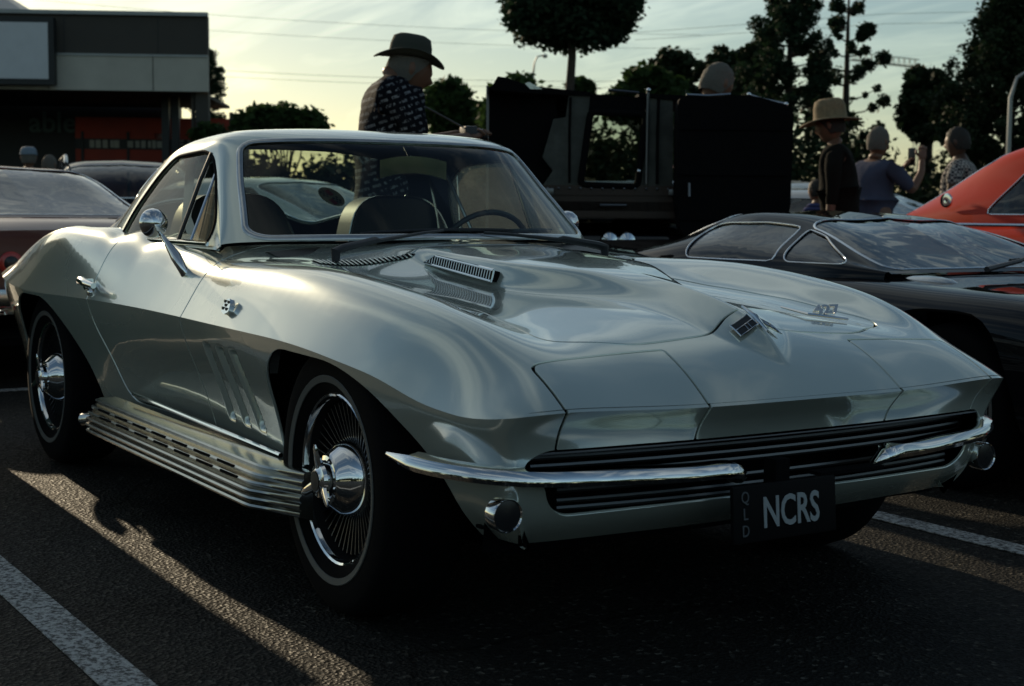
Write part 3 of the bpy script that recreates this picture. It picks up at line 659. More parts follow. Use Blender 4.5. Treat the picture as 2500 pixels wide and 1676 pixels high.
for s in (-1, 1):
    blade([(.775,s*.200,.405),(.800,s*.225,.428),(.795,s*.30,.434),(.778,s*.45,.437),(.745,s*.60,.440),(.695,s*.715,.442),(.61,s*.795,.446),(.50,s*.838,.450),(.405,s*.853,.456),(.37,s*.855,.458)], 'front_bumper', MT['chrome'], coupe, bprof, bt)
    # round turn signal in the lower panel
    tl = MB().lathe([(.035,-.03),(.0365,.002),(.0345,.006),(.032,.003)], (.668,s*.735,.362), axis='x', n=32); tl.V = tl.V
    lb = tl.build('signal_bezel', MT['chrome'], coupe)
    MB().lathe([(.0325,.002),(.020,.005),(.0,.006)], (.668,s*.735,.362), axis='x', n=32).build('signal_lens', MT['lamp_glass'], coupe)
    blade([(-3.60,s*.30,.52),(-3.58,s*.5,.52),(-3.50,s*.70,.525),(-3.33,s*.83,.535),(-3.10,s*.895,.545),(-2.93,s*.905,.553)], 'rear_bumper', MT['chrome'], coupe, bprof, bt)
    # side exhaust with its ribbed, slotted cover
    px = np.linspace(-1.70,-.13,40)
    prof = []
    for k in range(6):
        y = .842+.058*math.sin(math.pi*(k+.5)/6*.55+.25); z = .338-.0195*k
        prof += [(y-.010, z+.009), (y+.006, z+.005), (y+.009, z), (y+.006, z-.006)]
    prof = [(.80,.346)]+prof+[(.80,.222)]
    V = []; k = len(prof)
    for i, x in enumerate(px):
        e = 1-.06*max(0, (x+.30)/.17)**1.6*(x > -.30); c_ = .27
        for (y, z) in prof: V.append((x, s*(.80+(y-.80)*(1 if x < -.30 else max(.25, 1-3.2*(x+.30)**1.0*1.2))), z-.012*(x+1.7)/1.57))
    F = [(i*k+j, i*k+(j+1) % k, (i+1)*k+(j+1) % k, (i+1)*k+j) for i in range(len(px)-1) for j in range(k)]+[tuple(range(k)), tuple(range((len(px)-1)*k, len(px)*k))]
    mb = MB(); mb.V = V; mb.F = F; ex = mb.build('exhaust_cover', MT['exhaust'], coupe)
    sl = MB()
    for r_ in (1,2):
        for q in range(7):
            x = -1.62+q*.178+(.05 if r_ == 2 else 0); y = .842+.058*math.sin(math.pi*(r_+.5)/6*.55+.25); z = .338-.0195*r_-.012*(x+1.7)/1.57
            sl.box((x+.06, s*(y+.0085), z+.0), (.058,.0022,.0035))
    sl.build('exhaust_slots', MT['shell'], ex, smooth=False)
    MB().tube([(-1.70,s*.86,.27),(-1.76,s*.865,.268),(-1.80,s*.885,.262)], .022, 14).build('exhaust_pipe', MT['chrome_dull'], coupe)
    # bright rocker molding
    MB().tube([(x, s*(.800-.012*(x+1.5)), .372-.030*(x+1.4)) for x in np.linspace(-1.52,-.36,14)], .0065, 8).build('rocker_molding', MT['chrome'], coupe)
    # bullet mirror on its tapering stalk
    hc = Vector((-1.33, s*.800, .942)) if s > 0 else Vector((-1.25, s*.815, .938)); bs = Vector((-1.15, s*.752, .792)); md = Vector((-1.0, s*.72, .70))
    mi = bpy.data.objects.new('door_mirror', None); COL.objects.link(mi); mi.parent = coupe
    MB().tube([bs+Vector((0,-s*.004,-.012)), bs+Vector((0,s*.012,.012)), bs.lerp(hc,.30), bs.lerp(hc,.36), bs.lerp(hc,.75), hc+Vector((-.012,0,-.025))], [.017,.015,.018,.016,.006,.006], 12).build('mirror_stalk', MT['chrome'], mi)
    MB().lathe([(.0,.036),(.018,.0335),(.034,.024),(.043,.010),(.046,-.004),(.045,-.012),(.0,-.012)], tuple(hc), axis='x', n=36, rot=Matrix.Rotation(R(-14*s if s<0 else 14), 3, 'Z')).build('mirror_head', MT['chrome'], mi)
    # door handle and lock
    dp = door_near if s < 0 else door_far
    h = MB().tube([(-1.885,s*.858,.732),(-1.86,s*.868,.733),(-1.80,s*.868,.728),(-1.735,s*.862,.722)], [.015,.016,.012,.010], 12)
    h.box((-1.86,s*.845,.730),(.010,.018,.010)); h.tube([(-1.845,s*.835,.722),(-1.845,s*.862,.716)], .014, 12); h.build('door_handle', MT['chrome'], dp)
    MB().lathe([(.014,-.004),(.0135,.006),(.008,.010),(.0,.010)], (-1.84,s*.842,.694), axis='y', n=20, rot=Matrix.Rotation(0 if s > 0 else math.pi, 3, 'Z')).build('door_lock', MT['chrome'], dp)
# rear underside and tail panel hints
for s in (-1,1):
    for y in (.38,.58):
        MB().lathe([(.066,0),(.07,-.012),(.058,-.016),(.0,-.014)], (-3.585+.02*(y>.5), s*y, .60), axis='x', n=24).build('tail_lamp', MT['red'], coupe)

# --- hood scoop grilles, one on each flank of the bulge
def on_top(x, y): return float(top_z(np.array([[x, y]]))[0])
for s in (-1, 1):
    a, b = Vector((-.515,s*.262,.834)), Vector((-.150,s*.262,.797)); up = Vector((0,-s*.25,1)).normalized(); hh = .030; nrm = Vector((0,s*1,.25)).normalized()
    q = [a, b, b+up*hh, a+Vector((.055,0,-.006))+up*(hh-.003)]
    q = [p+nrm*.006 for p in q]
    gr = addmesh('scoop_grille', [tuple(p) for p in q]+[tuple(p-nrm*.02) for p in q], [(0,1,2,3),(4,7,6,5),(0,4,5,1),(1,5,6,2),(2,6,7,3),(3,7,4,0)], MT['shell'], hood, smooth=False)
    MB().tube([tuple(p+nrm*.001) for p in q], .0038, 8, closed=True).build('grille_rim', MT['chrome'], gr)
    bars = MB()
    for k in range(1, 27):
        t = k/27; p = q[0].lerp(q[1], t); e = q[3].lerp(q[2], max(0, (t-.12)/.88)) if t > .0 else q[3]
        tt = p+up*hh*.98*min(1, (t*.37+.0)/.055) if t*.365 < .055 else p+up*hh*.98
        bars.tube([tuple(p+nrm*.002), tuple(tt+nrm*.002)], .0019, 5)
    bars.build('grille_bars', MT['chrome_dull'], gr)
# cowl ventilation louvres: painted slats over a dark opening
for s in (-1, 1):
    cw = []
    A, B = np.array([-.66, .565]), np.array([-.615, .27]); C_, D_ = np.array([-.585,.26]), np.array([-.598,.555])
    def ctop(u, v):
        p = (A*(1-u)+B*u)*(1-v)+(D_*(1-u)+C_*u)*v; return Vector((p[0], s*p[1], on_top(p[0], p[1])))
    us = np.linspace(0,1,15); V = [tuple(ctop(u, 0)+Vector((0,0,.0015))) for u in us]+[tuple(ctop(u, 1)+Vector((0,0,.0015))) for u in us]
    n_ = len(us); F = [(i, i+1, n_+i+1, n_+i) for i in range(n_-1)]
    vg = addmesh('cowl_vent', V, F, MT['shell'], coupe, smooth=False)
    mb = MB()
    for k in range(21):
        u = (k+.5)/21; p, e = ctop(min(1, u+.02), 0), ctop(max(0, u-.02), 1); mb.tube([tuple(p+Vector((0,0,.004))), tuple(e+Vector((0,0,.004)))], .0034, 6, flat=.6)
    mb.build('vent_slats', MT['paint'], vg)

# --- wipers
def wiper(pivot, elbow, b0, b1):
    w = bpy.data.objects.new('wiper', None); COL.objects.link(w); w.parent = coupe
    pv, el = Vector(pivot), Vector(elbow)
    MB().tube([pv-Vector((0,0,.03)), pv, pv.lerp(el,.06)+Vector((0,0,.004)), pv.lerp(el,.36)+Vector((0,0,.010)), pv.lerp(el,.40)+Vector((0,0,.006)), pv.lerp(el,.8)+Vector((0,0,.004)), el], [.012,.016,.015,.0125,.008,.006,.0045], 8, flat=.7).build('wiper_arm', MT['black_plastic'], w)
    P = [Vector(b0).lerp(Vector(b1), t)+Vector((.018*math.sin(math.pi*t),0,.006*math.sin(math.pi*t))) for t in np.linspace(0,1,12)]
    MB().tube(P, [.003]+[.0055]*10+[.003], 6).build('wiper_blade', MT['black_plastic'], w)
    MB().tube([p+Vector((-.006,0,-.008)) for p in P], .003, 5).build('wiper_rubber', MT['rubber'], w)
wiper((-.62,-.50,.868), (-.70,-.10,.925), (-.80,-.33,.915), (-.74,.18,.925))
wiper((-.655,.475,.872), (-.725,.06,.918), (-.745,-.14,.905), (-.88,.42,.925))

# --- interior
it = bpy.data.objects.new('interior', None); COL.objects.link(it); it.parent = coupe
dash = curve([(-.80,-.60,.865),(-.80,-.35,.885),(-.80,-.05,.875),(-.80,.2,.880),(-.80,.38,.892),(-.80,.6,.865)], 40)
V = []; 
for p in dash: V += [(-.74,p[1],p[2]-.03),(-.86,p[1],p[2]-.008),(-1.02,p[1]*.97,p[2]-.004),(-1.05,p[1]*.97,p[2]-.03),(-1.03,p[1]*.95,.55)]
addmesh('dashboard', V, [(i*5+j, i*5+j+1, (i+1)*5+j+1, (i+1)*5+j) for i in range(39) for j in range(4)], MT['vinyl'], it)
for y in (-.32,.34):
    st_ = bpy.data.objects.new('seat', None); COL.objects.link(st_); st_.parent = coupe; st_.location = (-1.56, y, 0)
    MB().box((.05,0,.42), (.24,.24,.07), bev=.045).build('seat_cushion', MT['vinyl'], st_)
    pr = roundpoly([(-.25,.40),(.25,.40),(.235,.84),(.16,1.035),(-.16,1.035),(-.235,.84)], [.02,.02,.12,.12,.12,.12], 6)
    m_ = MB().prism([tuple(p) for p in pr], -.06, .06, fr=lambda v: (v[2]-.24*(v[1]-.42)-.18, v[0], v[1])); sb = m_.build('seat_back', MT['vinyl'], st_)
    MB().tube([( .06-.24*(p[1]-.42)-.18, p[0], p[1]) for p in pr], .006, 6, closed=True).build('seat_piping', MT['chrome_dull'], sb)
tor = MB(); N_ = 40
for k in range(1):
    c = Vector((-1.20,.34,.80)); rt = Matrix.Rotation(R(-68), 3, 'Y')
    tor.tube([c+rt @ Vector((.195*math.cos(a), .195*math.sin(a), 0)) for a in np.linspace(0,2*math.pi,N_,endpoint=False)], .010, 8, closed=True)
tor.build('steering_wheel', MT['black_plastic'], coupe)
MB().tube([(-1.20,.34,.80),(-1.0,.34,.73)], .03, 12).build('steering_column', MT['black_plastic'], coupe)
for a in (0, 2.1, 4.2): pass
# mirror under the roof edge
rmv = MB(); pr = [(x*.125, -.028+.020*x*x*-1+.0) for x in np.linspace(-1,1,13)]+[(x*.125, .028-.016*x*x) for x in np.linspace(1,-1,13)]
rmv.prism(pr, -.012, .012, fr=lambda v: (-1.12+v[2], v[0]+.02, 1.135+v[1])); rmv.build('rear_view_mirror', MT['chrome'], coupe)
MB().tube([(-1.13,.02,1.16),(-1.17,.02,1.20)], .007, 8).build('mirror_stem', MT['chrome_dull'], coupe)
MB().box((-1.9,0,.46), (.9,.62,.02)).box((-1.85,0,.62),(.02,.62,.15)).box((-1.4,0,.50),(.5,.09,.12)).build('cabin_floor', MT['vinyl'], it, smooth=False)
for y in (-.60,.60):
    MB().tube([(-1.83,y*.8,1.14),(-1.80,y*.85,.95),(-1.62,y*.75,.62)], .018, 4, flat=.15).build('seat_belt', MT['chrome_dull'], coupe)
MB().tube([(-1.34,.25,1.17),(-1.2,.31,.90)], .006, 6).build('windshield_rod', MT['chrome_dull'], coupe)
# aerial on the far rear fender
MB().tube([(-2.02,.74,.88),(-2.06,.74,1.215)], .0025, 6).build('aerial', MT['chrome'], coupe)

# --- badges
def text_obj(s, size, name, m, parent, mw, ext=.002, sx=1.0, bev=0.0, align='CENTER'):
    cu = bpy.data.curves.new(name, 'FONT'); cu.body = s; cu.size = size; cu.extrude = ext; cu.align_x = align; cu.align_y = 'CENTER'; cu.bevel_depth = bev; cu.resolution_u = 3; cu.offset = OFFS
    o = bpy.data.objects.new(name, cu); COL.objects.link(o); dg = bpy.context.evaluated_depsgraph_get(); dg.update()
    me = bpy.data.meshes.new_from_object(o.evaluated_get(dg)); bpy.data.objects.remove(o); me.materials.clear(); me.materials.append(m)
    me.transform(Matrix.Diagonal((sx,1,1,1))); me.transform(mw)
    q = bpy.data.objects.new(name, me); COL.objects.link(q); q.parent = parent; return q
OFFS = 0.0
def frame(o, xa, ya):
    x = Vector(xa).normalized(); z = x.cross(Vector(ya)).normalized(); y = z.cross(x); return Matrix(((x[0],y[0],z[0],o[0]),(x[1],y[1],z[1],o[1]),(x[2],y[2],z[2],o[2]),(0,0,0,1)))
# number plate hung below the grille
plate = MB().box((0,0,0), (.006,.150,.062), bev=.004).build('number_plate', MT['plate_black'], coupe); plate.location = (.845,-.132,.345); plate.rotation_euler = (0,R(-4),0)
OFFS = .0015
text_obj('NCRS', .094, 'plate_letters', MT['plate_white'], plate, frame((.0075,.014,-.004), (0,1,0), (0,0,1)), .001, .70)
OFFS = 0
for k, c in enumerate('QLD'): text_obj(c, .036, 'plate_state_letter', MT['plate_dim'], plate, frame((.0075,-.118,.036-.036*k), (0,1,0), (0,0,1)), .001, .8)
MB().box((.80,.10,.405), (.02,.10,.004)).box((.80,-.115,.42),(.02,.02,.03)).build('plate_bracket', MT['shell'], coupe, smooth=False)
# crossed flags badge on the nose: two enamel flags on a spear
nb = bpy.data.objects.new('nose_emblem', None); COL.objects.link(nb); nb.parent = coupe
def flag(sgn, name='flag'):
    V = []; nx_, ny_ = 6, 4
    for i in range(nx_+1):
        for j in range(ny_+1):
            a = .008+i/nx_*.055; b = (-.5+j/ny_)*.038; x = .590-.0*a-b*1.0-.006*(i/nx_); y = sgn*a+sgn*(.0)
            x += .18*a; V.append((x, y, on_top(x, y)+.009))
    F = [(i*(ny_+1)+j, (i+1)*(ny_+1)+j, (i+1)*(ny_+1)+j+1, i*(ny_+1)+j+1) for i in range(nx_) for j in range(ny_)]
    o = addmesh(name, V, F, MT['black_plastic'], nb, smooth=False)
    per = [i*(ny_+1) for i in range(nx_+1)]+[nx_*(ny_+1)+j for j in range(1, ny_+1)]+[i*(ny_+1)+ny_ for i in range(nx_-1,-1,-1)]+[j for j in range(ny_-1,0,-1)]
    MB().tube([tuple(Vector(V[i])+Vector((0,0,.001))) for i in per], .0018, 6, closed=True).build('flag_rim', MT['chrome'], o)
    m2 = MB()
    mid = [V[i*(ny_+1)+2] for i in range(nx_+1)]; m2.tube([tuple(Vector(v)+Vector((0,0,.001))) for v in mid], .0013, 5)
    if sgn > 0:
        for i in (2,4): m2.tube([tuple(Vector(V[i*(ny_+1)+j])+Vector((0,0,.001))) for j in range(ny_+1)], .0013, 5)
    else:
        for i in (2,3): m2.tube([tuple(Vector(V[i*(ny_+1)+j])+Vector((0,0,.0015))) for j in (0,1,2)], .0013, 5)
    m2.build('flag_pattern', MT['chrome'], o)
flag(-1); flag(1)
MB().tube([(.545,.0,on_top(.545,0)+.012),(.59,.0,on_top(.59,0)+.010),(.635,0,on_top(.635,0)+.008)], [.003,.007,.003], 8).build('emblem_spear', MT['chrome'], nb)
# engine script bar on the far side of the hood
sb_ = bpy.data.objects.new('hood_script', None); COL.objects.link(sb_); sb_.parent = hood
zz = on_top(.345,.36)
MB().tube([(.375,.285,on_top(.375,.285)+.010),(.455,.300,on_top(.455,.30)+.010),(.475,.42,on_top(.475,.42)+.010)], [.005,.007,.007], 6, flat=.6).build('script_bar', MT['chrome'], sb_)
OFFS = .0012
tm = text_obj('427', .034, 'script_digits', MT['chrome'], sb_, frame((.455,.365,on_top(.455,.365)+.024), (.1,1,0), (-.6,0,.8)), .004, 1.6)
OFFS = 0
# flags badge on the near and far fender
for s in (-1,1):
    fb = bpy.data.objects.new('fender_badge', None); COL.objects.link(fb); fb.parent = coupe
    fr = frame((-.622,s*.826,.716), (-s*1.0 if s>0 else 1.0,0,-.05), (0,s*-.35,1))
    m_ = MB().prism([tuple(p) for p in roundpoly([(-.026,-.014),(.0,-.022),(.026,-.012),(.022,.010),(.005,.026),(-.019,.017)], .006, 3)], -.010, .005, fr=lambda v: fr @ Vector(v)); m_.build('badge_shield', MT['chrome'], fb)
    m_ = MB()
    for q in range(3):
        for w_ in range(3):
            if (q+w_) % 2 == 0: m_.box(fr @ Vector((-.016+q*.012,-.006+w_*.010,.006)), (.005,.0012,.004))
    m_.build('badge_checks', MT['black_plastic'], fb, smooth=False)
# stickers on glass: club roundel inside the rear window, club decal on the vent pane
rs = bpy.data.objects.new('roundel_sticker', None); COL.objects.link(rs); rs.parent = rearglass
# ================================================================ THE CAR PARK AND ITS SURROUNDINGS
def asphalt():
    m = bpy.data.materials.new('asphalt'); m.use_nodes = True; nt = m.node_tree; b = nt.nodes['Principled BSDF']; b.inputs['Specular IOR Level'].default_value = .12; t = nt.nodes.new('ShaderNodeTexCoord')
    def noise(sc, det=4, r=.6):
        n = nt.nodes.new('ShaderNodeTexNoise'); n.inputs['Scale'].default_value = sc; n.inputs['Detail'].default_value = det; n.inputs['Roughness'].default_value = r
        nt.links.new(t.outputs['Object'], n.inputs['Vector']); return n.outputs[0]
    vo = nt.nodes.new('ShaderNodeTexVoronoi'); vo.inputs['Scale'].default_value = 95; nt.links.new(t.outputs['Object'], vo.inputs['Vector'])
    cr = nt.nodes.new('ShaderNodeValToRGB'); e = cr.color_ramp.elements; e[0].position = .3; e[0].color = (.009,.009,.0085,1); e[1].position = .72; e[1].color = (.030,.029,.026,1)
    mix = nt.nodes.new('ShaderNodeMath'); mix.operation = 'MULTIPLY_ADD'; nt.links.new(noise(1.3, 8), mix.inputs[0]); mix.inputs[1].default_value = .6
    nt.links.new(noise(60, 3), mix.inputs[2]); sc = nt.nodes.new('ShaderNodeMath'); sc.operation = 'MULTIPLY'; sc.inputs[1].default_value = .62; nt.links.new(mix.outputs[0], sc.inputs[0])
    nt.links.new(sc.outputs[0], cr.inputs[0])
    sp = nt.nodes.new('ShaderNodeMix'); sp.data_type = 'RGBA'; r2 = nt.nodes.new('ShaderNodeValToRGB'); r2.color_ramp.elements[0].position = .80; r2.color_ramp.elements[1].position = .93
    nt.links.new(vo.outputs['Color'], r2.inputs[0]); nt.links.new(r2.outputs[0], sp.inputs[0]); nt.links.new(cr.outputs[0], sp.inputs[6]); sp.inputs[7].default_value = (.13,.12,.10,1)
    st = nt.nodes.new('ShaderNodeValToRGB'); st.color_ramp.elements[0].position = .30; st.color_ramp.elements[0].color = (.45,.45,.45,1); st.color_ramp.elements[1].position = .48; st.color_ramp.elements[1].color = (1,1,1,1); nt.links.new(noise(.9, 3), st.inputs[0])
    vc = nt.nodes.new('ShaderNodeTexVoronoi'); vc.feature = 'DISTANCE_TO_EDGE'; vc.inputs['Scale'].default_value = .55; wv = nt.nodes.new('ShaderNodeTexNoise'); wv.inputs['Scale'].default_value = 2.5; wv.inputs['Detail'].default_value = 6; nt.links.new(t.outputs['Object'], wv.inputs['Vector'])
    wa = nt.nodes.new('ShaderNodeMix'); wa.data_type = 'RGBA'; wa.inputs[0].default_value = .22; nt.links.new(t.outputs['Object'], wa.inputs[6]); nt.links.new(wv.outputs['Color'], wa.inputs[7]); nt.links.new(wa.outputs[2], vc.inputs['Vector'])
    ck = nt.nodes.new('ShaderNodeMapRange'); ck.inputs[1].default_value = .0; ck.inputs[2].default_value = .006; ck.inputs[3].default_value = .35; ck.inputs[4].default_value = 1; nt.links.new(vc.outputs['Distance'], ck.inputs[0])
    m1 = nt.nodes.new('ShaderNodeMix'); m1.data_type = 'RGBA'; m1.blend_type = 'MULTIPLY'; m1.inputs[0].default_value = 1; nt.links.new(sp.outputs[2], m1.inputs[6]); nt.links.new(st.outputs[0], m1.inputs[7])
    m2 = nt.nodes.new('ShaderNodeMix'); m2.data_type = 'RGBA'; m2.blend_type = 'MULTIPLY'; m2.inputs[0].default_value = 1; nt.links.new(m1.outputs[2], m2.inputs[6]); nt.links.new(ck.outputs[0], m2.inputs[7])
    nt.links.new(m2.outputs[2], b.inputs['Base Color'])
    ro = nt.nodes.new('ShaderNodeMapRange'); nt.links.new(vo.outputs['Color'], ro.inputs[0]); ro.inputs[3].default_value = .42; ro.inputs[4].default_value = .85; nt.links.new(ro.outputs[0], b.inputs['Roughness'])
    bp = nt.nodes.new('ShaderNodeBump'); bp.inputs['Strength'].default_value = 1; bp.inputs['Distance'].default_value = .006; nt.links.new(vo.outputs['Distance'], bp.inputs['Height'])
    bp2 = nt.nodes.new('ShaderNodeBump'); bp2.inputs['Strength'].default_value = .8; bp2.inputs['Distance'].default_value = .004; nt.links.new(noise(160, 2), bp2.inputs['Height']); nt.links.new(bp.outputs[0], bp2.inputs['Normal'])
    nt.links.new(bp2.outputs[0], b.inputs['Normal']); return m
MT['asphalt'] = asphalt()
def line_paint():
    m = mat('road_marking', (.50,.51,.50), .75); nt = m.node_tree; b = nt.nodes['Principled BSDF']; t = nt.nodes.new('ShaderNodeTexCoord')
    n = nt.nodes.new('ShaderNodeTexNoise'); n.inputs['Scale'].default_value = 70; n.inputs['Detail'].default_value = 6; n.inputs['Roughness'].default_value = .7; nt.links.new(t.outputs['Object'], n.inputs['Vector'])
    cr = nt.nodes.new('ShaderNodeValToRGB'); e = cr.color_ramp.elements; e[0].position = .42; e[0].color = (.07,.07,.07,1); e[1].position = .56; e[1].color = (.50,.51,.50,1)
    nt.links.new(n.outputs[0], cr.inputs[0]); nt.links.new(cr.outputs[0], b.inputs['Base Color'])
    bp = nt.nodes.new('ShaderNodeBump'); bp.inputs['Strength'].default_value = 1; bp.inputs['Distance'].default_value = .005; nt.links.new(n.outputs[0], bp.inputs['Height']); nt.links.new(bp.outputs[0], b.inputs['Normal']); return m
MT['line'] = line_paint()
g = addmesh('ground', [(-1500,-1500,-.004),(1500,-1500,-.004),(1500,1500,-.004),(-1500,1500,-.004)], [(0,1,2,3)], mat('dry_earth', (.07,.075,.04), .9, noise=(.3,.3)), smooth=False); tag(g, kind='structure')
g = addmesh('asphalt_lot', [(-34,-60,0),(40,-60,0),(40,60,0),(-34,60,0)], [(0,1,2,3)], MT['asphalt'], smooth=False); tag(g, kind='structure')
ml = MB()
for k in range(-5, 8):
    y = -1.40+2.63*k
    for x0, x1 in ((-4.75, 1.4), (-10.4, -4.95)):
        ml.box(((x0+x1)/2, y, .0035), ((x1-x0)/2, .05, .0015))
ml.box((-4.85, 0, .0035), (.05, 18, .0015))
o = ml.build('bay_lines', MT['line'], smooth=False); tag(o, kind='structure')

# --- foliage
def leafmat(name, a, b_, tr=.25):
    m = bpy.data.materials.new(name); m.use_nodes = True; nt = m.node_tree; b = nt.nodes['Principled BSDF']; o = nt.nodes['Material Output']
    gi = nt.nodes.new('ShaderNodeTexCoord'); n = nt.nodes.new('ShaderNodeTexNoise'); n.inputs['Scale'].default_value = 1.7; n.inputs['Detail'].default_value = 6
    nt.links.new(gi.outputs['Object'], n.inputs['Vector']); mx = nt.nodes.new('ShaderNodeMix'); mx.data_type = 'RGBA'; mx.inputs[6].default_value = (*a,1); mx.inputs[7].default_value = (*b_,1)
    nt.links.new(n.outputs[0], mx.inputs[0]); nt.links.new(mx.outputs[2], b.inputs['Base Color']); b.inputs['Roughness'].default_value = .7; b.inputs['Specular IOR Level'].default_value = .2
    tl = nt.nodes.new('ShaderNodeBsdfTranslucent'); nt.links.new(mx.outputs[2], tl.inputs[0]); ms = nt.nodes.new('ShaderNodeMixShader'); ms.inputs[0].default_value = tr
    nt.links.new(b.outputs[0], ms.inputs[1]); nt.links.new(tl.outputs[0], ms.inputs[2]); nt.links.new(ms.outputs[0], o.inputs[0]); return m
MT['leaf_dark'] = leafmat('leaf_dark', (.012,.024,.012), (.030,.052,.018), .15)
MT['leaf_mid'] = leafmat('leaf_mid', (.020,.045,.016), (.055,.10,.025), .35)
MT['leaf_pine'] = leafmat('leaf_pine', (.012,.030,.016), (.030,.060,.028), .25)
MT['bark'] = mat('bark', (.045,.036,.028), .9, noise=(6,.4), bump=(22,.8,.03))
def leaves(C, Rd, n, size, seed=0, up=.3):
    """n leaf quads scattered through ellipsoidal clumps"""
    g = np.random.default_rng(seed); C = np.asarray(C, float); Rd = np.asarray(Rd, float)
    vol = Rd.prod(1)**(2/3.); k = g.choice(len(C), n, p=vol/vol.sum()); d = g.normal(size=(n,3)); d /= np.linalg.norm(d, axis=1, keepdims=True)
    rad = g.random(n)**.42; P = C[k]+d*rad[:,None]*Rd[k]*(1+.18*g.normal(size=(n,1)))
    a = g.normal(size=(n,3)); a[:,2] *= .6; a /= np.linalg.norm(a, axis=1, keepdims=True); b = np.cross(a, g.normal(size=(n,3))); b /= np.linalg.norm(b, axis=1, keepdims=True)
    s = size*(.6+.8*g.random(n))[:,None]; a = a*s; b = b*s*.55
    V = np.stack([P-a, P-b, P+a, P+b], 1).reshape(-1,3); F = np.arange(4*n).reshape(n,4); return V, F
def tree(name, label, base, trunk, clumps, n, size, m, seed=0, cat='tree', group=None, lean=(0,0), kmin=2):
    """trunk: (height, radius); clumps: list of (x,y,z,rx,ry,rz) relative to base"""
    t = thing(name, label, cat, base, 0, group); g = random.Random(seed)
    h, r_ = trunk; tb = MB(); P = [(lean[0]*k/6+.04*g.uniform(-1,1)*h*.2*(k>0), lean[1]*k/6+.04*g.uniform(-1,1)*h*.2*(k>0), h*k/6-.05) for k in range(7)]
    tb.tube(P, [r_*(1.25-.11*k) for k in range(7)], 10); tb.build('trunk', MT['bark'], t)
    lb = MB(); big = sorted(clumps, key=lambda c: -c[3]*c[5])[:14]
    for c in big:
        k = min(6, max(kmin, int(c[2]/h*6*.8))); s = Vector(P[k]); e = Vector(c[:3]); md = s.lerp(e, .5)+Vector((g.uniform(-.1,.1), g.uniform(-.1,.1), .08*h))
        lb.tube([s, s.lerp(md,.6), md, md.lerp(e,.6), e], [r_*.34, r_*.26, r_*.18, r_*.12, r_*.05], 6)
    lb.build('branches', MT['bark'], t)['kind'] = 'stuff'
    C = [c[:3] for c in clumps]; Rr = [c[3:] for c in clumps]; V, F = leaves(C, Rr, n, size, seed)
    cr_ = addmesh('crown', V, F, m, t, smooth=False); cr_['kind'] = 'stuff'; return t
def crownclumps(cx, cy, cz, rx, ry, rz, n, cl, seed, hollow=.35, pw=2):
    g = np.random.default_rng(seed); out = []
    while len(out) < n:
        p = g.uniform(-1,1,3); d = (np.abs(p)**pw).sum()**(1/pw)
        if d > 1 or d < hollow: continue
        s = cl*(.6+.8*g.random()); out.append((cx+p[0]*rx, cy+p[1]*ry, cz+p[2]*rz, s, s, s*.75))
    return out
def at(dx, dy, depth):
    """ground plan point seen at column dx of the 2339 px wide photograph at a given depth (measured from the photograph)"""
    d = fw+rr*((dx*1.06883-1250)/FOC)-uu*((dy*1.06883-838)/FOC); return np.array(CAM_LOC)+d*depth
def atg(dx, depth): p = at(dx, 478, depth); return (float(p[0]), float(p[1]), 0.0)
def zof(dy, dx, depth): return float(at(dx, dy, depth)[2])
right_h = np.array([rr[0], rr[1]])/math.hypot(rr[0], rr[1]); VANG = math.atan2(right_h[1], right_h[0])
def rotxy(c):   # clump given in camera-aligned plan axes (right, away) -> world
    x, y = c[0], c[1]; fx, fy = -right_h[1], right_h[0]; return (x*right_h[0]+y*fx, x*right_h[1]+y*fy)+tuple(c[2:])
def vtree(name, label, dx, depth, ztop, zbot, halfw, n=6000, size=.10, m=None, seed=1, cl=None, trunk=None, cat='tree', group=None, ncl=40, pw=2):
    b = atg(dx, depth); cz = (ztop+zbot)/2; rz = (ztop-zbot)/2; cl = cl or min(halfw, rz)*.30
    cs_ = crownclumps(0,0,cz, max(.1,halfw-cl*.7), max(.1,halfw-cl*.7)*.8, max(.1,rz-cl*.5), ncl, cl, seed, pw=pw)
    return tree(name, label, b, trunk or (cz, .06+.03*ztop), [rotxy(c) for c in cs_], n, size, m or MT['leaf_dark'], seed, cat, group, kmin=6 if pw > 2 else 2)
# crown of the clipped broadleaf tree whose round head fills the top of the view
d_ = 24
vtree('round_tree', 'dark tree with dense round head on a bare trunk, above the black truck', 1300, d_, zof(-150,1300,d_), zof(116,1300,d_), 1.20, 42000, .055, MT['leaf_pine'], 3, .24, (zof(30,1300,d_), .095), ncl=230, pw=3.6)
# round bush behind the roof of the coupe and its small neighbour
vtree('round_bush', 'wide rounded bush just above the roof of the silver coupe', 650, 26, zof(240,650,26), zof(330,650,26), .81*1.07, 9000, .07, MT['leaf_mid'], 5, .26, (1.2,.08), 'bush')
vtree('low_bush', 'small low bush at the foot of the shop corner column', 482, 27, zof(283,482,27), zof(345,482,27), .33, 3500, .06, MT['leaf_mid'], 6, .18, (.9,.05), 'bush')
vtree('loose_tree', 'loose grey green tree behind the man with the wide hat', 1020, 34, zof(165,1020,34), zof(340,1020,34), .62, 6000, .09, MT['leaf_mid'], 8, .28, None)
vtree('pale_tree', 'small open tree between the hat man and the utility vehicle', 1075, 36, zof(225,1075,36), zof(340,1075,36), .75, 4500, .09, MT['leaf_mid'], 9, .26, None)
vtree('hedge_tree', 'bushy tree directly behind the left end of the utility vehicle', 1185, 28, zof(178,1185,28), zof(330,1185,28), .85, 9000, .08, MT['leaf_mid'], 10, .3, None)
vtree('shrub', 'low shrub right of the bare trunk of the round tree', 1325, 30, zof(178,1325,30), zof(260,1325,30), .32, 2500, .07, MT['leaf_mid'], 11, .16, None, 'bush')
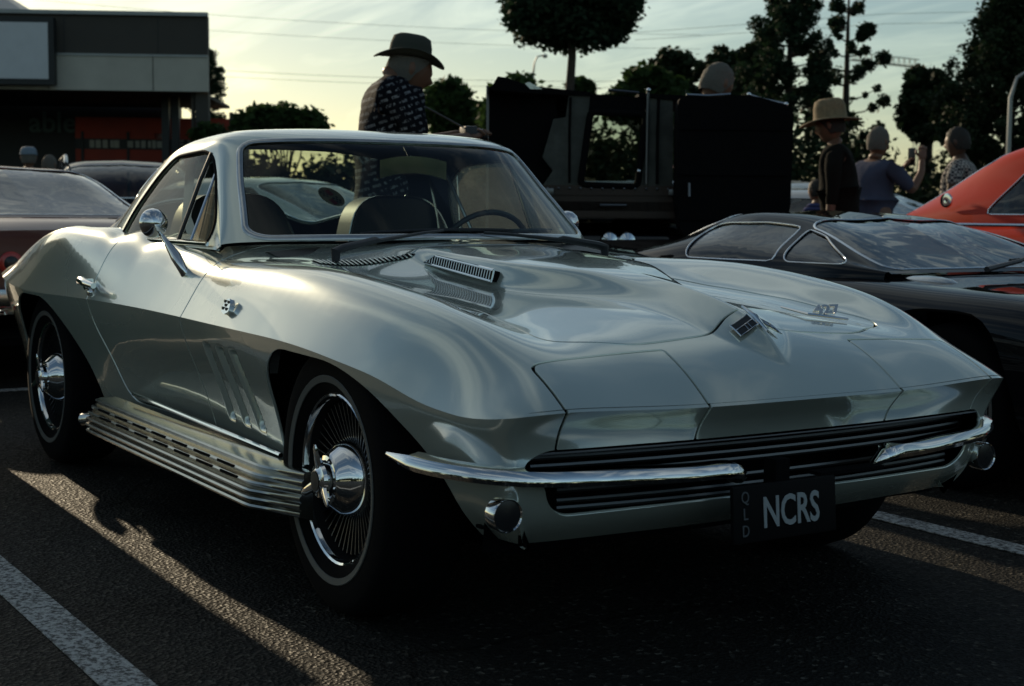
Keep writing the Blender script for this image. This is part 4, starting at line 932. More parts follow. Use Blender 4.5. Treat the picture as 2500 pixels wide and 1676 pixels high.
for k,(dx,dep,t0,b0,hw,lab) in enumerate([
    (1480,30,158,300,.95,'spreading flat topped tree right of the round tree, lowest of its row'),
    (1535,38,112,300,.75,'medium tree behind the grey haired man, left of his head'),
    (1650,40,95,300,1.1,'tree straight above the head of the grey haired man'),
    (1725,36,60,300,.55,'slim tree with tufted top right of the grey haired man'),
    (2110,32,155,330,.70,'low rounded tree below the tower crane'),
    (2190,30,185,330,.55,'small dark tree left of the tall dark conifer')]):
    vtree('background_tree', lab, dx, dep, zof(t0,dx,dep), zof(b0,dx,dep), hw, 9000, .10, MT['leaf_mid'] if k < 1 else MT['leaf_dark'], 20+k, .24, None, ncl=46, group='trees along the far side of the car park')
# open conifers with tufts at the ends of tiers of branches
def conifer(name, label, dx, depth, ztop, zbot, hw, tiers, seed, n=11000, tuft=.17, dens=1.0, group=None, m=None):
    g = random.Random(seed); b = atg(dx, depth); cl = []; t = thing(name, label, 'tree', b, 0, group)
    tb = MB(); tb.tube([(0,0,-.05),(0,0,ztop*.5),(0,0,ztop)], [.13,.085,.015], 8); tb.build('trunk', MT['bark'], t); lb = MB()
    for k in range(tiers):
        f = k/(tiers-1); z = zbot+(ztop-zbot)*f; L = hw*(1-f)**.7*(.75+.5*g.random())+.08
        for q in range(max(3, int(6*dens))):
            a = g.uniform(0, 2*math.pi); l = L*(.6+.5*g.random()); x, y = l*math.cos(a), l*math.sin(a); rise = l*.35
            lb.tube([(0,0,z), (x*.5,y*.5,z+rise*.25), (x,y,z+rise)], [.022,.015,.006], 5, caps=False)
            s = tuft*(.6+.7*g.random()); cl.append((x,y,z+rise,s,s,s*.95)); 
            if l > .35: cl.append((x*.66+g.uniform(-.08,.08),y*.66,z+rise*.5,s*.75,s*.75,s*.7))
    lb.build('branches', MT['bark'], t)['kind'] = 'stuff'; V, F = leaves([c[:3] for c in cl], [c[3:] for c in cl], n, .042, seed)
    o = addmesh('crown', V, F, m or MT['leaf_pine'], t, smooth=False); o['kind'] = 'stuff'; return t
conifer('conifer', 'tall open conifer with a tufted spire leaving the top of the view', 1795, 30, zof(-60,1795,30), zof(330,1795,30), 1.15, 17, 41, 30000, .17)
conifer('conifer', 'slender open pine with separate round tufts, left of the tower crane', 1925, 31, zof(-30,1925,31), zof(330,1925,31), 1.0, 12, 42, 15000, .14, .62)
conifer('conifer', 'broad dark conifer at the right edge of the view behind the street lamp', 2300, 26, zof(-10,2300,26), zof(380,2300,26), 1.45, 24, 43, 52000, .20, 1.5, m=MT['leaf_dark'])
conifer('conifer', 'pine with drooping tufted branches just past the shop corner', 480, 42, zof(130,480,42), zof(300,480,42), .62, 9, 44, 9000, .16, .9)
# the mass of shrubbery that closes the far side of the lot
bk = []
for k in range(150):
    dx = random.uniform(1120, 2500); dep = random.uniform(26, 38); p = atg(dx, dep); s = random.uniform(.5,1.1); z = random.uniform(0, 2.3); bk.append((p[0],p[1],z,s,s,s*.9))
for k in range(150):
    dx = random.uniform(430, 1180); dep = random.uniform(29, 34); p = atg(dx, dep); s = random.uniform(.45,.7); bk.append((p[0],p[1],random.uniform(.1,1.75),s,s,s*.9))
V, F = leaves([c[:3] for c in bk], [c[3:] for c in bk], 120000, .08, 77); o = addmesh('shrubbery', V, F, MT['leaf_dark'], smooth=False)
tag(o, 'dark mass of shrubbery closing the far side of the car park', 'shrubbery', kind='stuff')

# tree belts on the sides of the car park that the photograph does not look at
for nm, (x0, y0), (x1, y1), hh, seed in (('tree_belt',(-20,-42),(52,-42),7.5,91),('tree_belt',(48,-44),(48,48),8.5,92),('tree_belt',(-8,46),(50,46),7,93)):
    g_ = np.random.default_rng(seed); L_ = math.hypot(x1-x0, y1-y0); n_ = int(L_/1.1); cs2 = []; f = g_.random(n_)
    for q in f: z = g_.random()*hh*.62; r__ = g_.uniform(1.4,2.6); cs2.append((x0+(x1-x0)*q+g_.normal()*1.5, y0+(y1-y0)*q+g_.normal()*1.5, z+1.0, r__, r__, r__*(.8+.5*g_.random())))
    V, F = leaves([c[:3] for c in cs2], [c[3:] for c in cs2], 30000, .33, seed); o = addmesh(nm, V, F, MT['leaf_dark'], smooth=False)
    tag(o, {91:'dark belt of trees along the near left side of the car park',92:'dark belt of trees behind the viewpoint across the front',93:'dark belt of trees along the right side of the car park'}[seed], 'tree belt', kind='stuff')

# --- the shop building at the left
bp_r = at(475, 210, 27.); bld = thing('shop_building', 'low shop building with brown and cream fascia, white sign box and red shopfront', 'building', (float(bp_r[0]), float(bp_r[1]), 0), VANG+R(3.5))
MT['fascia_brown'] = mat('fascia_brown', (.055,.050,.042), .7, noise=(1.2,.15)); MT['fascia_cream'] = mat('fascia_cream', (.52,.50,.43), .75, noise=(1.5,.12))
MT['soffit'] = mat('soffit', (.05,.048,.042), .8); MT['shop_dark'] = mat('shop_dark', (.02,.022,.024), .5); MT['shop_red'] = mat('shop_red', (.42,.05,.025), .6, noise=(2,.15))
MT['sign_white'] = mat('sign_white', (.62,.65,.68), .4, noise=(3,.05)); MT['sign_frame'] = mat('sign_frame', (.012,.016,.018), .5); MT['roof_metal'] = mat('roof_metal', (.33,.35,.35), .45, .4, noise=(5,.1))
zb_, zm_, zt_ = zof(210,475,27), zof(130,475,27), zof(40,475,27)
def bpart(name, c, h, m, par=None, bev=0): return MB().box(c, h, bev=bev).build(name, m, par or bld, smooth=False)
bpart('fascia', (-8, .08, (zb_+zm_)/2), (8, .08, (zm_-zb_)/2), MT['fascia_cream']); bpart('fascia', (-8, .10, (zm_+zt_)/2+.004), (8.004, .10, (zt_-zm_)/2-.002), MT['fascia_brown'])
for k in range(7): bpart('fascia_joint', (-1.0-1.9*k, -.002, (zb_+zm_)/2), (.006, .006, (zm_-zb_)/2-.01), MT['fascia_brown'])
for k in range(9): bpart('fascia_joint', (-.9-1.7*k, -.003, (zm_+zt_)/2), (.008, .004, (zt_-zm_)/2-.02), MT['sign_frame'])
bpart('gutter', (-8, -.03, zt_+.03), (8.02, .05, .035), MT['roof_metal']); bpart('flashing', (-8, -.012, zm_), (8.01, .012, .02), MT['roof_metal'])
MB().tube([(-.32,.30,zb_),(-.32,.30,.1)], .04, 8).build('downpipe', MT['fascia_brown'], bld)
bpart('soffit', (-8.1, 2.4, zb_+.03), (7.9, 2.2, .03), MT['soffit'])
# back wall and sloping roof
bpart('wall', (-9.5, 4.9, 1.7), (8.2, .15, 1.7), MT['shop_dark']); bpart('wall', (-17.5, 2.4, 1.5),(.15,2.3,1.5), MT['shop_dark'])
r_ = addmesh('roof', [(-3.2,.3,zt_-.05),(-17,.3,zt_-.05),(-17,5,zt_+1.6),(-6.0,5,zt_+1.6),(-3.2,5,zt_-.05)], [(0,1,2,3),(0,3,4)], MT['roof_metal'], bld, smooth=False)
mb = MB()
for k in range(16): mb.tube([(-4.5-.75*k,.35,zt_-.02),(-4.5-.75*k-.0,4.9,zt_+1.6)], .03, 4)
mb.build('roof_seams', MT['roof_metal'], r_)
mb = MB().box((-6.95, -.20, (zof(175,60,26)+zof(45,60,26))/2), (4.23, .10, (zof(45,60,26)-zof(175,60,26))/2+.10)); sgn = mb.build('sign_box', MT['sign_frame'], bld, smooth=False)
zs = (zof(175,60,26)+zof(45,60,26))/2; hs = (zof(45,60,26)-zof(175,60,26))/2
MB().box((-6.97, -.315, zs), (4.15, .012, hs)).build('sign_panel', MT['sign_white'], sgn, smooth=False)
OFFS = .01
lx = -3.33-.70
tb_ = text_obj('y', .72, 'sign_letter', MT['sign_frame'], sgn, frame((-3.98,-.335,zs+.22), (1,0,0), (0,0,1)), .004)
tb2 = text_obj('able', .62, 'shop_letters', mat('teal_letters', (.10,.17,.16), .5), bld, frame((-4.0,4.70,zof(265,40,29)), (1,0,0), (0,0,1)), .01, 1.0)
OFFS = 0
# columns and red shopfront
for x in (-1.02,-.83): bpart('column', (x, 1.4, zb_/2), (.07,.07,zb_/2), MT['sign_frame'])
bpart('column', (-.14, .30, zb_/2), (.12,.12,zb_/2), MT['fascia_brown'])
sf = bpart('shopfront', (-1.55, 4.0, 1.44), (1.80, .05, 1.44), MT['shop_red'])
bpart('side_panel', (.26, 2.6, 1.44), (.03, 1.4, 1.40), MT['fascia_brown'])
for z in (2.32, .98): bpart('shopfront_band', (-1.75, 3.94, z), (1.6, .012, .11), MT['shop_dark'] if z > 2 else MT['shop_red'], sf)
for k in range(4): bpart('mullion', (-3.2+k*.95, 3.93, 1.3), (.025,.02,1.28), MT['shop_dark'], sf)
gl = random.Random(5)
for z, hh, x0, x1 in ((2.32,.085,-3.0,-2.35),(2.32,.085,-2.2,-1.35),(.98,.06,-2.9,-1.9),(.98,.06,-1.2,-.3)):
    mb = MB(); x = x0
    while x < x1: w = gl.uniform(.03,.06); mb.box((x, 3.915, z), (w, .006, hh*gl.uniform(.8,1.0))); x += 2*w+.035
    mb.build('shopfront_letters', MT['fascia_cream'], sf, smooth=False)
text_obj('E PRICES', .24, 'shopfront_letters', MT['fascia_cream'], sf, frame((-.72,3.915,2.32), (1,0,0), (0,0,1)), .004, 1.05)
MB().box((-1.6,4.0,2.50),(.10,.05,.05)).build('shop_lamp', MT['white'], bld, smooth=False)

# --- street lamps, overhead wires, crane
MT['galv'] = mat('galvanised_steel', (.33,.34,.33), .45, .8)
def lamp(dx, dep, ztop, reach, label, r_=.05):
    b = atg(dx, dep); t = thing('street_lamp', label, 'street lamp', b, VANG)
    MB().tube([(0,0,0),(0,0,ztop*.6),(0,0,ztop-.5),(reach*.08,0,ztop-.2),(reach*.3,0,ztop-.04),(reach*.75,0,ztop)], [r_*1.5,r_*1.1,r_,r_*.8,r_*.7,r_*.6], 8).build('pole', MT['galv'], t)
    MB().box((reach*.9,0,ztop-.02), (abs(reach)*.18,.09,.045), bev=.03).build('lamp_head', MT['galv'], t)
lamp(2298, 22, zof(150,2298,22), 1.1, 'tall pale street lamp with curved arm in front of the dark conifer', .035)
lamp(1215, 40, zof(130,1215,40), .35, 'distant gooseneck lamp left of the round tree', .03)
for k, (y0, y1, dep) in enumerate([(105,185,45),(120,200,47),(-30,80,50),(10,112,52)]):
    a = at(-200, y0, dep); c = at(1600, y1, dep); P = []
    for i in range(25):
        f = i/24; P.append((a[0]*(1-f)+c[0]*f, a[1]*(1-f)+c[1]*f, a[2]*(1-f)+c[2]*f-4*f*(1-f)*.35))
    w = MB().tube(P, .0055, 5).build('overhead_wire', MT['black_plastic']); tag(w, ['lower of the two wires sloping from the shop corner to the round tree','second of the two wires sloping from the shop corner','highest wire crossing the sky near its top left','upper faint wire passing above the hat of the man'][k], 'wire', 'overhead wires')
for k, (y0, y1) in enumerate([(75,20),(92,48)]):
    a = at(1450, y0, 55); c = at(2600, y1, 55); w = MB().tube([tuple(a), tuple((a+c)/2+np.array([0,0,.25])), tuple(c)], .007, 5).build('overhead_wire', MT['black_plastic']); tag(w, ['upper thin wire at the right between pine tops','lower thin wire at the right between pine tops'][k], 'wire', 'overhead wires')
cr0 = at(2085, 155, 120); crn = thing('tower_crane', 'distant tower crane jib showing between the pines', 'crane', (float(cr0[0]), float(cr0[1]), 0), VANG)
MT['crane_paint'] = mat('crane_paint', (.50,.48,.40), .6)
zc_ = zof(152,2085,120); mb = MB()
for z, y in ((0,-.4),(0,.4),(.9,0)): mb.tube([(-5.2,y,zc_+z*.7+.5),(.5,y,zc_+z*.7-.1)], .045, 4)
for k in range(12):
    x = -5.0+k*.45; mb.tube([(x,-.4,zc_+.48-.09*k*.5),(x+.22,0,zc_+1.05-.09*k*.5),(x+.45,.4,zc_+.43-.09*k*.5)], .03, 4)
mb.build('jib', MT['crane_paint'], crn); MB().box((.3,0,zc_-.3),(.35,.4,.3)).build('counterweight', MT['fascia_brown'], crn, smooth=False)
mb = MB()
for x in (.1,.5):
    mb.tube([(x,-.4,0),(x,-.4,zc_)], .04, 4)
for k in range(60): mb.tube([(.1,-.4,k*zc_/60),(.5,-.4,(k+1)*zc_/60)], .03, 4)
mb.build('mast', MT['crane_paint'], crn)
# ================================================================ OTHER VEHICLES
def bgcar(name, label, paint, loc, heading, B, H, wins, arch, half, deck=None, wheels=(1.35,-1.25), tw=None, glass='dark_glass', group=None, wr=.32, trim='chrome'):
    """B: body rows (x, z_top, w, z_bottom); H: cabin rows (x, z_roof, half_roof, half_belt, z_belt); wins: side window polygons"""
    t = thing(name, label, 'car', loc, heading, group); t.rotation_euler = (0,0,heading)
    rows = []
    for (x, zt, w, zl) in B:
        rows.append([(x,0,zt),(x,w*.45,zt-.004),(x,w*.75,zt-.014),(x,w*.92,zt-.045),(x,w*.985,zt-.11),(x,w,zt*.62+.06),(x,w*.985,zl+.16),(x,w*.94,zl+.03),(x,w*.90,zl)])
    G, a, b = tensor(rows, 150, 60); N = grid_normals(G); s = 1 if N[75,3,2] > 0 else -1; N = N*s; T = grid_tris(150,60)[:, ::s]
    S = Srf(G.reshape(-1,3), N.reshape(-1,3), G.reshape(-1,3)[:,[0,2]].copy(), T)
    xs = [r_[0] for r_ in H]
    if H: 
        hx0, hx1 = min(xs)+.10, max(xs)-.10; cut = np.minimum(np.minimum(S.V[:,0]-hx0, hx1-S.V[:,0]), min(r_[3] for r_ in H)-.08-np.abs(S.V[:,1])); cut = np.where(S.V[:,2] > .5, cut, -.1); S.clip(-cut)
    for wx in wheels:
        ap = roundpoly([(wx-wr-.07,-.1),(wx-wr-.07,wr*.8),(wx-.25,wr*2+.05),(wx+.25,wr*2+.05),(wx+wr+.07,wr*.8),(wx+wr+.07,-.1)], [0,.15,.18,.18,.15,0], 5); S.clip(-np.where(S.V[:,1] > .4, sdf_poly(S.A, ap), -.1))
    v, n, tt = merge([S.lips(.02), flipy(S.lips(.02))]); addmesh('body', v, tt, MT[paint], t, normals=n)
    # end panels
    for r_, nm in ((rows[0],'front_panel'),(rows[-1],'rear_panel')):
        P = [p for p in r_]+[(p[0],-p[1],p[2]) for p in r_[::-1][:-1]]; addmesh(nm, P, [tuple(range(len(P)))], MT[paint], t, smooth=False)
    wi = min(half, half)
    MB().box((0,0,.24), (abs(B[0][0]-B[-1][0])/2-.15, half*.8, .02)).box((0,0,.45),(abs(B[0][0]-B[-1][0])/2-.9, half*.8, .02)).build('underbody', MT['shell'], t, smooth=False)
    for wx in wheels:
        for s in (-1,1):
            MB().box((wx, s*(half-.42), .40), (.40,.02,.26)).build('wheel_well', MT['shell'], t, smooth=False)
            w = wheel(t, wx, s*(half-.06), wr, s, 0, 'plain'); w.scale = (wr/.338,1,wr/.338)
    if not H: return t
    rows = []
    for (x, zr, hr, hb, zb) in H:
        d = max(zr-zb, .004); rows.append([(x,0,zr),(x,hr*.5,zr-.012*min(1,d*4)),(x,hr*.88,zr-.04*min(1,d*3)),(x,hr,zr-.085*min(1,d*3)),(x,hr+(hb-hr)*.3,zb+d*.55),(x,hr+(hb-hr)*.75,zb+d*.2),(x,hb,zb-.10)])
    G, tu_, tv_ = tensor(rows, 160, 90); N = grid_normals(G); s = 1 if N[80,3,2] > 0 else -1; N = N*s; T = grid_tris(160,90)[:, ::s]
    U_, W_ = np.meshgrid(np.linspace(0,1,160), np.linspace(0,1,90), indexing='ij'); A = np.concatenate([G.reshape(-1,3), U_.reshape(-1,1), W_.reshape(-1,1)], 1)
    S = Srf(G.reshape(-1,3), N.reshape(-1,3), A, T); L_ = np.linalg.norm(np.diff(G[:,0], axis=0), axis=1).sum(); Wd = np.linalg.norm(np.diff(G[80], axis=0), axis=1).sum()
    def rr_(u0, u1):
        def f(A):
            u = A[:,3]*L_; w = A[:,4]*Wd; cu = (u0+u1)/2*L_; hu = (u1-u0)/2*L_-.02; hw = tv_[3]*Wd-.03; r_ = .07; qx = np.abs(u-cu)-hu+r_; qy = np.abs(w)-hw+r_
            return -(np.hypot(np.maximum(qx,0), np.maximum(qy,0))+np.minimum(np.maximum(qx,qy),0)-r_)
        return f
    wf = [('windshield', rr_(tu_[0]+.012, tu_[H_WS])), ('rear_window', rr_(tu_[H_RW], tu_[-1]-.012))]
    for k, pl in enumerate(wins): wf.append(('side_window', (lambda A, pl=pl: np.where(A[:,4] > tv_[3]-.02, sdf_poly(A[:,[0,2]], roundpoly(pl, .04, 4)), -.1))))
    roof_ = S.copy()
    for nm, f in wf:
        g_ = S.copy(); g_.clip(f(g_.A)-.001, False); a_ = (g_.V-g_.N*.006, g_.N, g_.T)
        if nm == 'side_window':
            for q in (a_, flipy(a_)): addmesh(nm, q[0], q[2], MT[glass], t, normals=q[1])
        else:
            v, n, tt = merge([a_, flipy(a_)]); addmesh(nm, v, tt, MT[glass], t, normals=n)
        try:
            P, Nn_ = contour(S, f); P, Nn_ = resample(P, 60), resample(Nn_, 60)
            if nm == 'side_window':
                P = np.vstack([P, P[:1]]); Nn_ = np.vstack([Nn_, Nn_[:1]])
                for q in (1,-1): strip(P*[1,q,1], Nn_*[1,q,1], .007, .004, 'window_trim', MT[trim], t)
            else:
                Pm, Nm = P*[1,-1,1], Nn_*[1,-1,1]; P = np.vstack([P, Pm[::-1][1:], P[:1]]); Nn_ = np.vstack([Nn_, Nm[::-1][1:], Nn_[:1]]); strip(P, Nn_, .011, .004, 'window_trim', MT[trim], t)
        except Exception as e: print('trim', name, nm, e)
        roof_.clip(-f(roof_.A))
    v, n, tt = merge([roof_.lips(.015), flipy(roof_.lips(.015))]); addmesh('roof', v, tt, MT[paint], t, normals=n)
    inn = S.copy()
    for nm, f in wf: inn.clip(-f(inn.A)-.004, False)
    a_ = (inn.V-inn.N*.02, -inn.N, inn.T[:, ::-1]); v, n, tt = merge([a_, flipy(a_)]); addmesh('headliner', v, tt, MT['shell'], t, normals=n)
    cx = (min(xs)+max(xs))/2
    for y in (-.34,.34): MB().box((cx+.1,y,.55),(.24,.22,.09),bev=.05).box((cx-.2,y,max(r_[1] for r_ in H)-.50),(.07,.21,.20),bev=.05).build('seat', MT['vinyl'], t)
    return t
H_WS, H_RW = 3, 5
# low black sports car in the bay to the right, nose towards the camera side
blk = bgcar('black_sports_car', 'low black sports car parked right of the silver coupe, sky mirrored in its glass', 'black_paint', (-1.35, 2.60, 0), 0,
 [(2.12,.52,.60,.30),(2.02,.60,.74,.25),(1.7,.665,.84,.22),(1.25,.715,.875,.20),(.8,.735,.87,.2),(.35,.755,.86,.2),(-.3,.77,.86,.2),(-.9,.80,.88,.2),(-1.5,.83,.90,.22),(-1.9,.82,.86,.26),(-2.05,.76,.74,.34)],
 [(.52,.755,.60,.66,.755),(.33,.83,.60,.745,.765),(.12,.915,.555,.755,.77),(-.10,.972,.50,.765,.77),(-.36,.998,.49,.77,.775),(-.64,.990,.48,.77,.78),(-.86,.925,.46,.75,.785),(-1.12,.815,.44,.70,.79)],
 [[(.36,.785),(.02,.785),(-.06,.925),(.05,.905)], [(-.03,.785),(-.60,.785),(-.68,.92),(-.60,.94),(-.12,.948)]], None, .86, wheels=(.97,-1.25), wr=.30)
# wiper and small bonnet scoop light on it
MB().tube([(.72,-.30,.775),(.60,.05,.80),(.50,.28,.83)], [.012,.009,.005], 6).build('wiper_arm', MT['black_plastic'], blk)
MB().tube([(.55,.05,.80),(.46,.62,.82)], .008, 6).build('wiper_blade', MT['black_plastic'], blk)
MB().tube([(.70,.10,.775),(.57,.40,.80),(.50,.58,.81)], [.012,.009,.005], 6).build('wiper_arm', MT['black_plastic'], blk)
MB().lathe([(.0,.022),(.04,.019),(.07,.011),(.085,0)], (.62,-.52,.728), n=20, sx=1.7, sy=.6).build('bonnet_bump', MT['chrome_dull'], blk)
MB().box((-.10,.08,.955),(.012,.085,.026),bev=.01).build('rear_view_mirror', MT['chrome_dull'], blk)
# orange saloon beyond it
ora = bgcar('orange_saloon', 'orange red saloon with chrome edged windows at the right edge of the view', 'orange_paint', (-1.32, 5.35, 0), 0,
 [(2.25,.70,.72,.30),(2.1,.80,.84,.25),(1.5,.90,.88,.2),(.9,.94,.89,.2),(0,.96,.89,.2),(-.9,.955,.89,.2),(-1.6,.94,.88,.22),(-2.2,.91,.84,.25),(-2.35,.85,.74,.32)],
 [(.95,.95,.66,.76,.955),(.72,1.10,.62,.77,.96),(.46,1.27,.58,.78,.965),(.20,1.385,.56,.785,.965),(-.3,1.405,.56,.79,.97),(-1.30,1.385,.55,.79,.955),(-1.62,1.22,.56,.77,.945),(-2.02,.965,.60,.72,.93)],
 [[(.62,.99),(-.42,.99),(-.40,1.27),(.28,1.28),(.30,1.27)], [(-.50,.99),(-1.22,.99),(-1.02,1.27),(-.48,1.28)]], None, .88, wheels=(1.42,-1.30), wr=.32)
MB().lathe([(.0,.010),(.02,.012),(.042,.010),(.045,0)], (-1.52,-.735,1.07), axis='y', n=24, rot=Matrix.Rotation(math.pi,3,'Z')).build('pillar_badge', MT['chrome'], ora)
MB().tube([(x,-.885,.93) for x in (1.6,0,-1.9)], .010, 6).build('side_molding', MT['chrome'], ora)
# maroon coupe in the opposite bay, tail towards us
mar = bgcar('maroon_coupe', 'maroon coupe with wide wraparound rear window and round tail lamps, at the left', 'maroon_paint', (-7.15, -.05, 0), math.pi,
 [(2.2,.60,.66,.30),(2.0,.72,.80,.25),(1.3,.84,.86,.2),(.6,.87,.87,.2),(0,.88,.87,.2),(-.8,.90,.88,.2),(-1.5,.915,.88,.22),(-2.05,.90,.86,.30),(-2.2,.86,.80,.40)],
 [(.9,.87,.62,.74,.875),(.65,1.0,.60,.75,.88),(.40,1.13,.57,.76,.885),(.15,1.21,.56,.765,.885),(-.3,1.245,.57,.77,.89),(-.72,1.235,.60,.78,.895),(-1.2,1.09,.63,.78,.905),(-1.72,.925,.66,.74,.91)],
 [[(.55,.91),(-.6,.91),(-.50,1.15),(.20,1.14)]], None, .87, wheels=(1.35,-1.20), wr=.33, glass='dark_glass')
for y in (-.62,-.30,.30,.62):
    MB().lathe([(.062,0),(.064,.012),(.055,.018),(.040,.020)], (-2.20,y,.68), axis='x', n=28, rot=Matrix.Rotation(math.pi,3,'Z')).build('tail_lamp', MT['red'], mar)
    MB().lathe([(.040,.018),(.02,.026),(.0,.027)], (-2.20,y,.68), axis='x', n=28, rot=Matrix.Rotation(math.pi,3,'Z')).build('reverse_lens', MT['lamp_glass'], mar)
MB().box((-2.26,0,.50),(.05,.80,.05),bev=.03).build('rear_bumper', MT['chrome_dull'], mar)
MB().tube([(-1.80+.05*math.cos(a),-.0+.14*math.sin(a),.922) for a in np.linspace(0,2*math.pi,24,endpoint=False)], .004, 5, closed=True).build('fuel_cap', MT['maroon_paint'], mar)
# dark wagon at the far left and two pale cars behind the people
p = atg(262, 15.5); wag = bgcar('dark_wagon', 'dark station wagon with roof rails between the maroon coupe and the red shopfront', 'black_paint', p, 2.9,
 [(2.2,.75,.74,.30),(2.0,.86,.84,.25),(1.3,.95,.88,.2),(.5,.98,.89,.2),(-.8,.99,.89,.2),(-1.8,1.0,.88,.22),(-2.2,.98,.82,.30)],
 [(1.05,.98,.66,.76,.985),(.8,1.12,.62,.77,.99),(.55,1.28,.60,.78,.99),(.3,1.40,.58,.785,.99),(-.3,1.43,.58,.785,1.0),(-1.6,1.40,.57,.78,1.0),(-2.0,1.2,.60,.77,1.01),(-2.16,1.02,.62,.76,1.0)],
 [[(.7,1.03),(-.3,1.03),(-.3,1.31),(.35,1.31)],[(-.4,1.03),(-1.6,1.03),(-1.5,1.30),(-.4,1.31)]], None, .88, wheels=(1.35,-1.30), wr=.32)
for s in (-1,1): MB().tube([(.1,s*.54,1.40),(0,s*.54,1.47),(-1.5,s*.54,1.47),(-1.6,s*.54,1.40)], .018, 6).build('roof_rail', MT['chrome_dull'], wag)
p = atg(1935, 13.8); sil = bgcar('silver_saloon', 'silver saloon whose curved roof shows behind the man in the straw hat', 'grey_paint', p, 0.15,
 [(2.2,.60,.74,.30),(2.0,.70,.84,.25),(1.3,.80,.87,.2),(.5,.86,.88,.2),(-.8,.88,.88,.2),(-1.8,.90,.87,.22),(-2.2,.86,.82,.30)],
 [(1.15,.86,.64,.74,.865),(.85,.98,.62,.75,.87),(.55,1.10,.60,.76,.875),(.25,1.19,.58,.765,.88),(-.3,1.225,.58,.77,.88),(-.9,1.20,.57,.77,.89),(-1.4,1.06,.60,.77,.90),(-2.0,.91,.62,.74,.90)],
 [[(.75,.91),(-.3,.91),(-.3,1.13),(.25,1.12)],[(-.4,.91),(-1.4,.91),(-1.0,1.10),(-.4,1.13)]], None, .87, wheels=(1.35,-1.30), wr=.31)
p = atg(1880, 19.5); sil2 = bgcar('white_hatchback', 'white hatchback farther back, its roof just visible left of the straw hat man', 'white_paint', p, 0.0,
 [(2.1,.65,.72,.30),(1.9,.78,.82,.25),(1.3,.90,.85,.2),(.5,.96,.85,.2),(-.8,.98,.85,.2),(-1.6,1.0,.84,.22),(-1.9,.96,.80,.30)],
 [(1.15,.96,.62,.72,.965),(.85,1.12,.60,.73,.97),(.6,1.26,.57,.74,.975),(.3,1.38,.56,.745,.98),(-.3,1.41,.56,.75,.98),(-1.2,1.38,.55,.75,.99),(-1.5,1.2,.56,.74,1.0),(-1.8,1.0,.6,.72,1.0)],
 [[(.75,1.0),(-.3,1.0),(-.3,1.29),(.35,1.28)],[(-.4,1.0),(-1.4,1.0),(-1.1,1.26),(-.4,1.29)]], None, .85, wheels=(1.25,-1.15), wr=.3)

p = atg(640, 13.5); whs = bgcar('white_saloon', 'white saloon seen through the rear window of the silver coupe', 'white_paint', p, .35,
 [(2.2,.60,.74,.30),(2.0,.72,.84,.25),(1.3,.82,.87,.2),(.5,.88,.88,.2),(-.8,.90,.88,.2),(-1.8,.92,.87,.22),(-2.2,.88,.82,.30)],
 [(1.15,.88,.64,.74,.885),(.85,1.02,.62,.75,.89),(.55,1.14,.60,.76,.895),(.25,1.24,.58,.765,.90),(-.3,1.28,.58,.77,.90),(-.9,1.25,.57,.77,.91),(-1.4,1.10,.60,.77,.92),(-2.0,.93,.62,.74,.92)],
 [[(.75,.93),(-.3,.93),(-.3,1.18),(.25,1.17)],[(-.4,.93),(-1.4,.93),(-1.0,1.15),(-.4,1.18)]], None, .87, wheels=(1.35,-1.30), wr=.31)

# --- the black utility vehicle with its canvas canopy, seen from behind
UT = 9.3; up_ = atg(1455, UT); tr = thing('canvas_top_truck', 'black vintage utility truck with grey canvas canopy and clear rear window', 'truck', up_, VANG)
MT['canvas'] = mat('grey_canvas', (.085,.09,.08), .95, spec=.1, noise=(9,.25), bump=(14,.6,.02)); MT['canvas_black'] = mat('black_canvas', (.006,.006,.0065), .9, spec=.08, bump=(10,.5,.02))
MT['brown_body'] = mat('dark_brown_body', (.035,.018,.010), .5, noise=(5,.3)); MT['clear_vinyl'] = glass_mat('clear_vinyl', (.62,.68,.66), .5)
sc_ = UT*1.06883/FOC
def tx(dx): return (dx-1455)*sc_
def tz(dy): return zof(dy, 1455, UT)
def panel(name, P, y0, y1, m, par=tr, rad=0):
    P2 = [(tx(a), tz(b)) for a, b in P]; P2 = roundpoly(P2, rad, 4) if rad else P2
    return MB().prism([tuple(p) for p in P2], y0, y1, fr=lambda v: (v[0], v[2], v[1])).build(name, m, par, smooth=False)
panel('tailboard', [(1240,425),(1545,425),(1550,500),(1232,500)], 0, .05, MT['brown_body'])
MB().box((tx(1400),1.1,.62),(.98,1.15,.22),bev=.04).build('body', MT['black_paint'], tr)
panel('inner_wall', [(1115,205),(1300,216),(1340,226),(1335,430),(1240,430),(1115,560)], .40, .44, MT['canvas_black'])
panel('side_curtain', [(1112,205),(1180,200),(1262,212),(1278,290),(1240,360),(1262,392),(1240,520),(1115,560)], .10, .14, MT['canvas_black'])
panel('canvas_panel', [(1296,222),(1345,217),(1338,300),(1325,400),(1340,425),(1240,425),(1262,392),(1238,362),(1262,275),(1290,270)], .02, .05, MT['canvas'])
panel('canvas_panel', [(1474,225),(1533,228),(1535,300),(1536,430),(1455,430),(1466,330)], .02, .05, MT['canvas'])
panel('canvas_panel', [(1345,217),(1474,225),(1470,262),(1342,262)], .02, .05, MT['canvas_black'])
MB().tube([(tx(a), .01, tz(b)) for a, b in roundpoly([(1346,258),(1472,262),(1455,428),(1325,424)], 14, 5)], .022, 8, closed=True).build('window_frame', MT['canvas_black'], tr)
panel('rear_window', [(1346,258),(1472,262),(1455,428),(1325,424)], .02, .024, MT['clear_vinyl'])
panel('hood_panel', [(1534,226),(1580,236),(1640,226),(1700,224),(1765,243),(1790,255),(1788,585),(1536,585)], -.25, -.05, MT['canvas_black'], rad=5)
